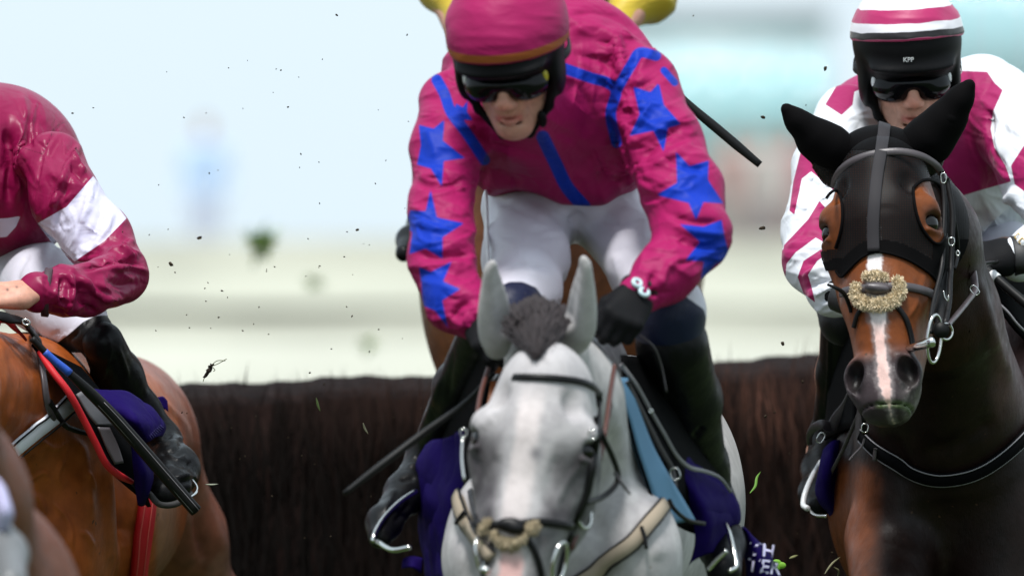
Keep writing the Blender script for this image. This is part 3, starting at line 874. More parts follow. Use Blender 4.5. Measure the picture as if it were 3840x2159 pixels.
# ---- dark bay on the right wearing an ear hood
F_BAY = frame(P(3277, 818, 26.18), yaw=14, pitch=21, roll=-6.5, s=1.04)
def bay_horse():
    t = thing('horse', 'dark bay horse in a black ear hood with a white stripe down its nose', 'horse', P(3570, 1900, 27.1) * [1, 1, 0], 'racehorses')
    S = Sculpt()
    S.chain([(3340, 640, 26.50, 150, 1.3), (3440, 900, 26.62, 215, 1.5), (3500, 1200, 26.75, 235, 1.6), (3545, 1560, 26.98, 330, 1.2)], .06)
    S.elp(3570, 1900, 27.2, 385, 560, .33, .08)                                      # chest
    S.elp(3345, 2000, 26.98, 150, 420, .15, .07)                                     # near breast muscle and forearm root
    S.elp(3760, 2000, 27.0, 190, 400, .15, .07)
    S.elp(3850, 1480, 27.25, 190, 430, .20, .05)                                     # shoulder blade
    S.cap(P(3620, 1850, 27.3), P(3980, 1800, 28.3), .29, .30, .1)
    S.elp(4080, 1750, 28.6, 420, 520, .42, .1)
    S.cap(P(3680, 1380, 27.3), P(3800, 1330, 27.7), .11, .12, .1)
    x0 = P(3330, 0, 27)[0]
    leg_chain(S, [tuple(P(3345, 2030, 26.95)) + (.10,), tuple(P(3330, 2260, 26.75)) + (.075,), (x0, 26.62, .62, .05), (x0, 26.72, .2, .035), (x0, 26.62, .08, .05)])
    x1 = P(3740, 0, 27)[0]
    leg_chain(S, [tuple(P(3740, 2030, 26.98)) + (.11,), (x1, 26.8, .7, .075), (x1, 26.95, .45, .05), (x1, 27.2, .4, .035), (x1, 27.25, .34, .05)])
    for s in (-1, 1):
        xh = P(4080, 0, 28.6)[0] + s * .16
        leg_chain(S, [(xh, 28.7, .95, .14), (xh, 28.8, .62, .08), (xh, 29.05, .45, .05), (xh, 29.0, .12, .035), (xh, 28.92, .05, .05)])
    H = Sculpt(); H.ops = list(S.ops)
    horse_head(H, F_BAY)
    for b, tp in (((3150, 610, 26.42), (3010, 500, 26.36)), ((3450, 570, 26.42), (3560, 440, 26.36))):
        lb, lt = tol(F_BAY, [P(*b)])[0], tol(F_BAY, [P(*tp)])[0]
        H.cap(lb, lt, .05, .02, .02, F=F_BAY)
    S.ops = H.ops
    zc = P(0, 1600, 26.2)[2]
    box_ = lambda V: (V[:, 1] < 26.60) & (V[:, 2] > zc) & (V[:, 0] < P(3640, 0, 26.5)[0])
    head = H.build(.0036, lo=np.array([P(3020, 0, 26.2)[0], 25.8, zc - .02]), hi=np.array([P(3650, 0, 26.5)[0], 26.62, 2.25]), smooth=2).clip(box_)
    body = S.build(.009, smooth=3).clip(lambda V: (V[:, 1] > 26.588) | (V[:, 2] < zc + .012) | (V[:, 0] > P(3630, 0, 26.5)[0]))
    head.strokes([([(3470, 1020), (3440, 1130), (3400, 1200)], 10, .003), ([(3440, 1040), (3450, 1140)], 9, -.002), ([(3380, 1180), (3395, 1260), (3400, 1300)], 9, .002)])
    body.strokes([([(3650, 1000), (3720, 1250), (3780, 1450)], 26, .010), ([(3790, 1200), (3770, 1330), (3790, 1420)], 9, .003), ([(3740, 1560), (3600, 1660), (3460, 1700)], 34, -.012), ([(3330, 1620), (3380, 1720), (3400, 1830)], 30, -.008)])
    m = join([head, body])
    px = PX(m.V); l = tol(F_BAY, m.V); hd = (m.V[:, 1] < 26.6) & (np.abs(l[:, 0]) < .15) & (l[:, 2] > -.5)
    n1 = fbm(m.V * 22, 14, 3); n2 = fbm(m.V * 130, 19, 2)
    fz = .0022 * n2
    wob = np.interp(-l[:, 2], [.05, .12, .2, .27, .33, .39], [.0, -.002, .0, .002, .006, .014])
    hw = np.interp(-l[:, 2], [.0, .1, .14, .18, .24, .3, .34, .385, .40], [.013, .015, .018, .020, .009, .009, .012, .005, 0])
    stripe = (1 - sstep(np.abs(l[:, 0] - wob) + fz, hw - .002, hw + .002)) * (l[:, 1] < .07) * hd * (-l[:, 2] > .0)
    roan = (1 - sstep(np.abs(l[:, 0] - wob) + 2 * fz, hw, hw + .013)) * (l[:, 1] < .07) * hd * sstep(-l[:, 2], .1, .16) * .75
    pink = stripe * sstep(-l[:, 2], .20, .25)
    dark_mz = sstep(-l[:, 2] + .012 * n1, .25, .30) * hd
    nostr = sum(np.exp(-(((l[:, 0] - s * .05) / .018) ** 4 + ((l[:, 2] + .328) / .030) ** 4)) * (l[:, 1] < .05) for s in (-1, 1)) * hd
    grn = sstep(-l[:, 2], .378, .386) * (1 - sstep(-l[:, 2], .392, .398)) * sstep(n1, -.5, .2) * .8 * sstep(l[:, 0], -.02, .0) * (l[:, 1] < .07) * hd
    lipg = sstep(-l[:, 2], .33, .38) * sstep(l[:, 0], .028, .042) * hd * (.5 + .5 * (n2 > 0))
    eyep = np.exp(-(((np.abs(l[:, 0]) - .112) / .020) ** 2 + ((l[:, 2] - .002) / .026) ** 2)) * hd
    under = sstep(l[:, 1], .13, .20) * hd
    paint(m, (.0095, .0042, .0032), [(hd * (1 - .95 * under), (.145, .039, .009)), (dark_mz, (.040, .030, .033)), (roan, (.22, .19, .19)), (stripe, (.66, .62, .62)), (pink, (.62, .42, .38)),  # near-black body coat, darkened further to hold head and neck shade on the chest
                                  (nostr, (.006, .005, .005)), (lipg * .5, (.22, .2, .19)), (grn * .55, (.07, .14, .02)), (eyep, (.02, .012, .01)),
                                  ((~hd) * sstep(px[:, 0], 3690, 3760) * sstep(-px[:, 1], -1650, -1450), (.060, .030, .028)),  # greyish sheen of the shoulder, painted into the coat
                                  ((~hd) * (1 - sstep(px[:, 0], 3230, 3330)) * sstep(px[:, 1], 1700, 1800), (.13, .036, .010)),  # lit brown of the forearm, its light painted into the coat
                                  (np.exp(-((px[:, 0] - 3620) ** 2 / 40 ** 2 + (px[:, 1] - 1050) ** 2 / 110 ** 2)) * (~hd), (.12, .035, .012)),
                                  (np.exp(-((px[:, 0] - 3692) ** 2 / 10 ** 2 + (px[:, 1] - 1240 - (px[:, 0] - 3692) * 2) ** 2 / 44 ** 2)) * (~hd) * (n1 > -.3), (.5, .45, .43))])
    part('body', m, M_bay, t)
    for s in (-1, 1):
        part('eye', ball(tow(F_BAY, (s * .0935, .060, -.001)), .0245), M_eye, t)
    return t, m
BAY, BAY_M = bay_horse()

# ---- bright bay on the left, seen from its near shoulder
def left_horse():
    t = thing('horse', 'bright bay horse on the left showing only its shoulder, girth and quarters', 'horse', P(300, 1850, 27.4) * [1, 1, 0], 'racehorses')
    S = Sculpt()
    S.chain([(-520, 1080, 26.0, 190, 1.2), (-190, 1460, 26.45, 250, 1.1), (20, 1600, 26.85, 350, 1.0)], .06)
    S.elp(150, 1930, 27.0, 290, 640, .34, .08)                                       # shoulder
    S.elp(250, 2020, 26.86, 150, 520, .16, .05)                                      # muscle over the elbow
    S.cap(P(90, 1450, 27.15), P(250, 1560, 27.6), .11, .12, .1)                     # withers
    S.cap(P(170, 1900, 27.35), P(250, 1850, 28.1), .27, .27, .06)                    # barrel
    S.elp(440, 1700, 28.45, 295, 350, .36, .06)                                      # quarters
    S.chain([(500, 1740, 28.35, 235), (665, 2010, 28.5, 170), (775, 2280, 28.6, 125)], .05)
    q = P(250, 0, 27)[0]
    for s, y in ((-.12, 26.8), (.08, 27.1)):
        leg_chain(S, [(q + s, y, .9, .11), (q + s - .02, y - .1, .62, .075), (q + s, y - .05, .42, .05), (q + s, y, .12, .035), (q + s, y - .08, .05, .05)])
    q = P(790, 2280, 28.6)
    leg_chain(S, [tuple(q) + (.085,), (q[0] - .02, 28.8, .5, .055), (q[0] - .02, 28.75, .12, .035), (q[0] - .02, 28.67, .05, .05)])
    leg_chain(S, [(q[0] - .35, 28.5, .95, .14), (q[0] - .3, 28.7, .6, .08), (q[0] - .3, 28.9, .45, .05), (q[0] - .3, 28.85, .12, .035), (q[0] - .3, 28.77, .05, .05)])
    F = frame(P(-740, 900, 25.7), yaw=30, pitch=30, roll=-12)
    horse_head(S, F, nostril=False)
    for s in (-1, 1): ear(S, F, (s * .06, .1, .2), (s * .08, .1, .35), .035)
    S.cap(P(300, 1520, 27.55), P(440, 1600, 28.3), .12, .14, .10)
    lo_, hi_ = np.array([P(-110, 0, 26.5)[0], 25.9, 1.03]), np.array([P(960, 0, 28.6)[0], 29.2, 1.9])
    inb = lambda V, e: (V[:, 0] > lo_[0] + e) & (V[:, 2] > lo_[2] + e) & (V[:, 0] < hi_[0] - e) & (V[:, 2] < hi_[2] - e)
    m = S.build(.0046, lo=lo_, hi=hi_, smooth=2).clip(lambda V: inb(V, .012))
    mc = S.build(.011, smooth=2).clip(lambda V: ~inb(V, .024))
    m.strokes([([(395, 1690), (405, 1850), (415, 2000), (428, 2159)], 20, .016), ([(440, 1700), (470, 1850), (480, 2050)], 34, -.028), ([(150, 1290), (230, 1420), (330, 1600), (395, 1700)], 40, .008),
               ([(270, 1640), (310, 1690), (330, 1800), (345, 1950)], 16, .006), ([(20, 1700), (120, 1640), (200, 1680), (250, 1660)], 9, 0.0045), ([(60, 1760), (100, 1800), (160, 1770), (190, 1800)], 9, 0.0045),
               ([(110, 1850), (150, 1870), (170, 1930)], 9, 0.0042), ([(200, 1880), (260, 1960), (270, 2060)], 9, 0.0045), ([(130, 1980), (190, 2000), (210, 2060)], 9, 0.0045), ([(300, 1990), (330, 2010), (352, 2050)], 9, 0.0042), ([(60, 2050), (110, 2080), (180, 2060), (210, 2090)], 9, 0.0045), ([(240, 1720), (215, 1780), (235, 1830)], 9, 0.0039), ([(320, 1770), (345, 1800), (352, 1840)], 9, 0.0039),
               ([(30, 1300), (60, 1420), (40, 1560)], 24, -.006), ([(110, 1380), (150, 1500), (140, 1600)], 30, .006),
               ([(600, 1490), (690, 1590), (715, 1700)], 12, .006), ([(760, 1750), (790, 1900), (850, 2100)], 26, .006), ([(725, 1700), (740, 1900), (760, 2100)], 20, -.016)])
    m = join([m, mc])
    px = PX(m.V); n1 = fbm(m.V * 14, 24, 3); n2 = fbm(m.V * 50, 29, 2)
    hind = sstep(m.V[:, 1], 28.0, 28.2)
    paint(m, (.30, .070, .013), [(sstep(n1, -.2, .7) * .4, (.37, .100, .022)), (sstep(-n1, .1, .8) * .45, (.15, .030, .006)), (hind, (.19, .064, .038)), (hind * sstep(n1, 0, .7) * .5, (.26, .13, .095)),
                                  (sstep(px[:, 0], 570, 600) * (1 - sstep(px[:, 0], 640, 690)) * sstep(px[:, 1], 1850, 1900) * (1 - hind) * .7, (.24, .14, .085))])  # last zone: shine on the belly behind the girth, painted into the coat
    part('body', m, M_chest, t)
    part('eye', ball(tow(F, (.1, .066, .001)), .021), M_eye, t)
    part('mane', hair_locks([P(-480, 960, 26.1), P(-200, 1240, 26.6), P(-20, 1330, 27.05)], [P(-560, 1150, 25.95), P(-320, 1400, 26.3), P(-120, 1480, 26.8)], 300, .004, .01, .02), M_hair_dk, t)
    return t, m
LEFT, LEFT_M = left_horse()

# ---- bay behind the centre, mostly hidden
def rear_horse():
    t = thing('horse', 'brown horse running behind the grey, mostly hidden by its rider', 'horse', P(2110, 1050, 28.9) * [1, 1, 0], 'racehorses')
    S = Sculpt()
    S.elp(2100, 1040, 28.9, 530, 730, .3, .08)
    S.cap(P(2100, 1000, 29.1), P(2150, 1000, 30.1), .28, .28, .1); S.elp(2160, 950, 30.3, 480, 600, .4, .1)
    S.chain([(2090, 560, 28.6, 210, 1.4), (2040, 330, 28.3, 160, 1.4)], .06)
    F = frame(P(2000, 420, 28.05), yaw=6, pitch=14)
    horse_head(S, F)
    for s in (-1, 1): ear(S, F, (s * .06, .1, .2), (s * .08, .1, .33), .035)
    c = P(2100, 0, 28.9)[0]
    for s, u in ((-1, .15), (1, .5)):
        leg_chain(S, [(c + s * .16, 28.75, 1.35, .12), (c + s * .17, 28.4, 1.05, .08), (c + s * .17, 28.5, .7 + u * .3, .05), (c + s * .16, 28.75, .45 + u * .4, .035), (c + s * .16, 28.8, .38 + u * .4, .05)])
        leg_chain(S, [(c + s * .16, 30.4, 1.3, .14), (c + s * .16, 30.6, 1.0, .08), (c + s * .16, 30.95, .9, .05), (c + s * .16, 31.1, .6, .035), (c + s * .16, 31.08, .5, .05)])
    m = S.build(.011, smooth=2)
    n1 = fbm(m.V * 10, 34, 3)
    paint(m, (.13, .045, .018), [(sstep(n1, -.1, .7) * .5, (.20, .075, .03))])
    part('body', m, M_bay, t)
    for s in (-1, 1): part('eye', ball(tow(F, (s * .1, .066, .001)), .021), M_eye, t)
    part('forelock', hair_locks([tow(F, (-.04, .04, .22)), tow(F, (.04, .04, .22))], [tow(F, (-.02, -.02, .06)), tow(F, (.02, -.02, .06))], 120, .004, .01, .01), M_hair_bk, t)
    return t, m
REAR, REAR_M = rear_horse()

# ---- brown horse passing close on the far left, out of focus
def near_horse():
    t = thing('horse', 'out of focus brown horse cut off at the bottom left corner', 'horse', P(-350, 2300, 22.9) * [1, 1, 0], 'racehorses')
    S = Sculpt()
    S.chain([(-600, 1180, 22.0, 200, 1.2), (-340, 1520, 22.3, 280, 1.1), (-230, 1900, 22.6, 315, 1.0), (-270, 2260, 22.8, 450, 1.0)], .08)
    S.cap(P(-240, 2350, 22.9), P(-420, 2300, 24.1), .27, .28, .1); S.elp(-480, 2200, 24.3, 520, 600, .4, .1)
    F = frame(P(-760, 980, 21.75), yaw=25, pitch=30)
    horse_head(S, F, nostril=False)
    for s in (-1, 1): ear(S, F, (s * .06, .1, .2), (s * .08, .1, .33), .035)
    c = P(-240, 0, 22.9)[0]
    for s in (-1, 1):
        leg_chain(S, [(c + s * .14, 22.9, .8, .11), (c + s * .14, 22.75, .6, .075), (c + s * .14, 22.7, .42, .05), (c + s * .14, 22.75, .12, .035), (c + s * .14, 22.68, .05, .05)])
        leg_chain(S, [(c - .1 + s * .15, 24.3, .9, .14), (c - .1 + s * .15, 24.5, .6, .08), (c - .1 + s * .15, 24.75, .45, .05), (c - .1 + s * .15, 24.7, .12, .035), (c - .1 + s * .15, 24.62, .05, .05)])
    m = S.build(.012, smooth=2)
    n1 = fbm(m.V * 10, 44, 3)
    paint(m, (.115, .036, .015), [(sstep(n1, -.1, .7) * .4, (.15, .050, .022))])
    part('body', m, M_bay, t)
    part('eye', ball(tow(F, (.1, .066, .001)), .021), M_eye, t)
    return t, m
NEAR, NEAR_M = near_horse()
# ============================================================ RIDERS
def frv(o, fingers, palm, s=1.0):
    z = -np.asarray(fingers, float); z /= np.linalg.norm(z)
    y = np.asarray(palm, float); y = y - z * (y @ z); y /= np.linalg.norm(y)
    return (np.asarray(o, float), np.stack([np.cross(y, z), y, z], 1), s)
def human_head(S, F):
    e = lambda c, r, k=.015, sub=False, **kw: S.ell(c, r, k, sub, F=F, **kw)
    c = lambda a, b, ra, rb, k=.012, sub=False, asp=1.0: S.cap(a, b, ra, rb, k, sub, asp, F=F)
    e((0, .105, .045), (.076, .098, .088))
    e((0, .070, -.035), (.058, .062, .082), .03)
    e((0, .040, -.064), (.036, .040, .052), .03)
    e((0, .028, -.113), (.021, .023, .019), .02)                    # chin
    for s in (-1, 1):
        c((s * .053, .085, -.050), (s * .015, .030, -.112), .016, .015, .03)
        e((s * .046, .034, -.026), (.020, .022, .016), .02)         # cheekbone
        e((s * .032, .020, .002), (.018, .014, .012), .012, True)   # eye socket
        e((s * .079, .100, -.020), (.010, .020, .032), .008)        # ear
        e((s * .0125, -.006, -.047), (.0085, .011, .0085), .006)    # nostril wing
        e((s * .052, .016, -.074), (.012, .014, .022), .02, True)   # hollow cheek
        c((s * .005, .003, -.073), (s * .027, .015, -.077), .0078, .0035, .007)
        c((s * .004, .004, -.086), (s * .024, .015, -.081), .0088, .004, .007)
    c((0, .008, .004), (0, -.016, -.040), .0095, .0115, .014)       # nose
    e((0, -.018, -.043), (.011, .010, .010), .008)
    for s in (-1, 1): e((s * .0065, -.014, -.054), (.0042, .006, .004), .003, True)
    e((0, -.001, -.0795), (.014, .008, .0024), .004, True)
    e((0, .016, -.094), (.020, .010, .006), .01, True)
    e((0, .014, .022), (.055, .018, .012), .02)
    c((0, .115, -.06), (0, .155, -.16), .046, .050, .03)
def face_paint(m, F, extra=()):
    l = tol(F, m.V); n = fbm(m.V * 60, 5, 3)
    hd = (np.abs(l[:, 0]) < .1) & (l[:, 2] > -.14) & (l[:, 1] < .12)
    lips = np.exp(-((l[:, 2] + .0795) / .0085) ** 2) * (1 - sstep(np.abs(l[:, 0]), .020, .028)) * (l[:, 1] < .02) * hd
    beard = sstep(-l[:, 2], .058, .072) * hd * .35
    nose = np.exp(-(((l[:, 0]) / .016) ** 2 + ((l[:, 2] + .043) / .016) ** 2)) * (l[:, 1] < .01) * hd
    chk = sum(np.exp(-(((l[:, 0] - s * .045) / .02) ** 2 + ((l[:, 2] + .04) / .02) ** 2)) for s in (-1, 1)) * (l[:, 1] < .06) * hd
    nost = sum(np.exp(-(((l[:, 0] - s * .0065) / .004) ** 2 + ((l[:, 2] + .054) / .004) ** 2)) for s in (-1, 1)) * hd
    paint(m, (.50, .255, .18), [(beard, (.27, .15, .115)), (nose * .7, (.50, .175, .125)), (chk * .4, (.48, .19, .135)), (lips * .85, (.40, .11, .09)), (nost * .8, (.08, .03, .02)), (sstep(n, .3, .9) * .25, (.45, .20, .13))] + list(extra))
def fingers(S, F, curl=((55, 60, 40), (58, 62, 42), (60, 64, 44), (62, 66, 46)), r=.0085, k=.006, side=1, tips=True, grow=0.0, thumb=True):
    """palm, four unequal bent fingers and a thumb leaving the side of the palm"""
    S.cap((0, 0, .012), (0, 0, -.02), .025 + grow, .03 + grow, .02, asp=.72, F=F)
    Ls = ((.042, .025, .020), (.046, .029, .022), (.043, .027, .021), (.034, .020, .018))
    for i in range(4):
        x = side * (.031 - .021 * i); zb = -.086 + (.004, 0, .004, .012)[i]
        S.cap((x * .7, .002, -.015), (x, -.002, zb), .017 + grow, .0115 + grow, .016, F=F)
        p = np.array([x, -.002, zb]); a = 0
        for j in range(3 if tips else 2):
            a += math.radians(curl[i][j])
            q = p + Ls[i][j] * np.array([0, math.sin(a), -math.cos(a)])
            S.cap(p, q, r * (1.05 - .09 * j) + grow, r * (.97 - .09 * j) + grow, k, F=F); p = q
    if thumb:
        t0, t1, t2, t3 = (side * .020, .006, -.012), (side * .044, .018, -.044), (side * .043, .034, -.072), (side * .032, .048, -.090)
        S.cap(t0, t1, .017 + grow, .012 + grow, .014, F=F); S.cap(t1, t2, .0115 + grow, .0100 + grow, .006, F=F)
        if tips: S.cap(t2, t3, .0100 + grow, .0085 + grow, .005, F=F)
def head_gear(t, F, ez=.055):
    """skull cap with peak and harness (helmet) and its silk cover ending at height ez on the forehead"""
    c0 = np.array((0, .098, .052))
    S = Sculpt()
    S.ell(c0, (.107, .133, .113), .01, F=F)
    S.half((0, .1, -.045), (0, .12, -1), .01, F=F)
    S.ell((0, -.050, -.070), (.072, .110, .088), .02, True, F=F)
    S.ell((0, -.004, .030), (.082, .040, .012), .02, F=F)                     # peak
    for s in (-1, 1):
        S.ell((s * .086, .070, -.020), (.015, .040, .050), .015, F=F)         # ear pads
        S.cap((s * .080, .050, -.03), (s * .066, .050, -.085), .010, .008, .012, F=F)
        S.cap((s * .066, .050, -.085), (s * .026, .036, -.134), .0068, .0062, .008, F=F)
    S.cap((-.026, .036, -.134), (.026, .036, -.134), .0062, .0062, .008, F=F)
    m = S.build(.0035 * F[2], smooth=2)
    hel = part('helmet', m, M_helmet, t)
    C = Sculpt()
    C.ell(c0, (.1115, .1375, .1175), .01, F=F)
    C.half((0, -.03, ez), (0, -.24, -1), .006, F=F)
    cm = C.build(.0034 * F[2], smooth=2)
    l = tol(F, cm.V)
    cm.disp(.0022 * vnoise(cm.V * np.array([16, 16, 22]), 8) + .0012 * (1 - np.abs(vnoise(cm.V * np.array([14, 14, 50]), 12)) * 2))
    return hel, cm, tol(F, cm.V), (l[:, 2] - ez) + .24 * (l[:, 1] + .03)
def goggles(t, F, clip_l, clip_r, z=0.0):
    S = Sculpt()
    for s in (-1, 1): S.ell((s * .034, .046, z - .010), (.047, .064, .034), .012, F=F)
    S.ell((0, .050, z + .006), (.074, .072, .026), .014, F=F)
    S.ell((0, .088, z), (.073, .084, .06), .006, True, F=F)
    S.ell((0, -.026, z - .044), (.0125, .045, .026), .012, True, F=F)
    S.half((0, .055, 0), (0, 1, 0), .005, F=F)
    g = part('goggles', S.build(.0028 * F[2], smooth=2), M_lens, t)
    for sg in (-1, 1):
        q = [tow(F, (sg * abs(v[0]), v[1], v[2])) for v in ((.072, .050, z + .002), (.095, .085, z + .006), (.1035, .115, z + .010), (.09, .17, z + .016))]
        cc = curve(q, 5); part('goggle_strap', strap(cc, (cc - tow(F, (0, .1, z))), .020, .003), M_strapk, g)
    for sg, mm in ((-1, clip_l), (1, clip_r)):
        S = Sculpt(); S.ell((sg * .073, .026, z + .002), (.006, .009, .014), .004, F=F)
        part('goggle_clip', S.build(.0022), mm, g)
    return g
def text_mesh(txt, size, F, font_ext=.0015):
    cu = bpy.data.curves.new('lettering', 'FONT'); cu.body = txt; cu.size = size; cu.extrude = font_ext; cu.align_x = 'CENTER'; cu.resolution_u = 3; cu.offset = size * .012
    ob = bpy.data.objects.new('lettering', cu); COL.objects.link(ob)
    dg = bpy.context.evaluated_depsgraph_get(); me = ob.evaluated_get(dg).to_mesh()
    V = np.array([v.co for v in me.vertices]); Fs = []
    for p in me.polygons:
        v = list(p.vertices)
        for i in range(1, len(v) - 1): Fs.append((v[0], v[i], v[i + 1]))
    ob.evaluated_get(dg).to_mesh_clear(); bpy.data.objects.remove(ob, do_unlink=True); bpy.data.curves.remove(cu)
    return V, np.array(Fs)
def wrinkle(m, dirv, scale, amp, seed, sharp=1.0):
    """soft folds running across a direction"""
    d = np.asarray(dirv, float); d /= np.linalg.norm(d)
    a = m.V @ d; q = m.V - a[:, None] * d
    w_ = fbm(np.concatenate([(a * scale)[:, None], (q @ np.eye(3)[:, :2]) * scale * .32], 1), seed, 3)
    return m.disp(amp * (1 - 2 * np.abs(w_)) * sharp)

SILKB = (((700, 700, 700), .08, .001, 2), ((60, 60, 60), .06, .003, 2, 1.0), ((11, 11, 16), .30, .016, 2, 1.2))
PINK, BLUE, ORANGE = (.285, .0100, .083), (.005, .030, .34), (.30, .085, .024)
M_silk_pink = mat('pink_silk', PINK, .5, spec=.10, over=(('seam', (.22, .012, .06)), ('pat', BLUE)), bumps=SILKB)
CAPB = (((700, 700, 700), .06, .001, 2), ((9, 9, 20), .25, .010, 3, 1.5))
M_cap_pink = mat('pink_cap_silk', (.30, .011, .086), .5, spec=.14, over=(('pat', ORANGE),), bumps=CAPB)
M_silk_maroon = mat('maroon_silk', (.21, .0045, .050), .38, spec=.20, over=(('pat', (.56, .545, .68)), ('seam', (.05, .002, .012))), bumps=SILKB)
M_silk_white = mat('white_pink_silk', (.62, .64, .68), .55, spec=.2, sheen=.1, over=(('pat', (.29, .009, .089)),), bumps=SILKB)
M_cap_white = mat('striped_cap_silk', (.64, .63, .67), .46, spec=.3, sheen=.2, over=(('pat', (.36, .015, .10)), ('blk', (.012, .010, .012)), ('pip', (.46, .03, .13))), bumps=CAPB)
M_silk_yellow = mat('yellow_silk', (.46, .33, .025), .48, spec=.3, sheen=.25, bumps=SILKB)
M_breech = mat('white_breeches', (.59, .575, .64), .50, spec=.3, sheen=.1, over=(('navy', (.003, .006, .030)),), bumps=(((500, 500, 500), .05, .001, 2), ((20, 20, 20), .2, .008, 3, 1.0)), dirt=((.30, .25, .2), 70.0, .76))
M_skin = mat('skin', (.5, .27, .19), .5, spec=.4, vcol=True, bumps=((500, .2, .0010), (90, .12, .002)), sss=.08, var=(70, .16), dirt=((.10, .07, .045), 260.0, .72))
M_helmet = mat('black_helmet', (.003, .003, .0035), .5, spec=.10, bumps=((300, .08, .001),))
M_lens = mat('dark_lens', (.003, .003, .004), .12, spec=.14, coat=.12)
M_strapk = mat('black_webbing', (.010, .010, .011), .55, bumps=((800, .3, .001),))
M_boot = mat('black_boot_leather', (.004, .004, .0045), .40, spec=.15, rvar=.12, bumps=((60, .12, .004), (12, .25, .012, 3, 1.2)), dirt=((.08, .06, .04), 60.0, .76))
M_boot_pale = mat('scuffed_boot_leather', (.05, .05, .053), .32, spec=.7, rvar=.10, bumps=((60, .15, .004), (12, .3, .012, 3, 1.2)), coat=.3)
M_glove = mat('black_glove', (.005, .005, .006), .7, spec=.12, bumps=((350, .2, .001),))
M_wband = mat('dark_elastic', (.040, .016, .024), .6, bumps=(((400, 400, 900), .3, .001),))
M_white_plastic = mat('white_plastic', (.75, .75, .76), .3)
M_yellow_plastic = mat('yellow_plastic', (.42, .36, .02), .3)
M_gold = mat('gold_print', (.70, .47, .14), .4)
M_ltblue = mat('pale_blue_print', (.45, .58, .62), .4)
M_steel = mat('steel', (.62, .62, .60), .16, metal=1.0)
M_sole = mat('boot_sole', (.02, .018, .017), .7)

def boot(t, shaft, foot, vox=.005, k=.03, m_=None, strokes=(), asp=1.0, label=None):
    S = Sculpt(); S.chain(shaft, k, asp); S.chain(foot, k)
    m = S.build(vox, smooth=2)
    if strokes: m.strokes(strokes)
    a = P(*foot[0][:3]); 
    return part('boot', m, m_ or M_boot, t, label), m

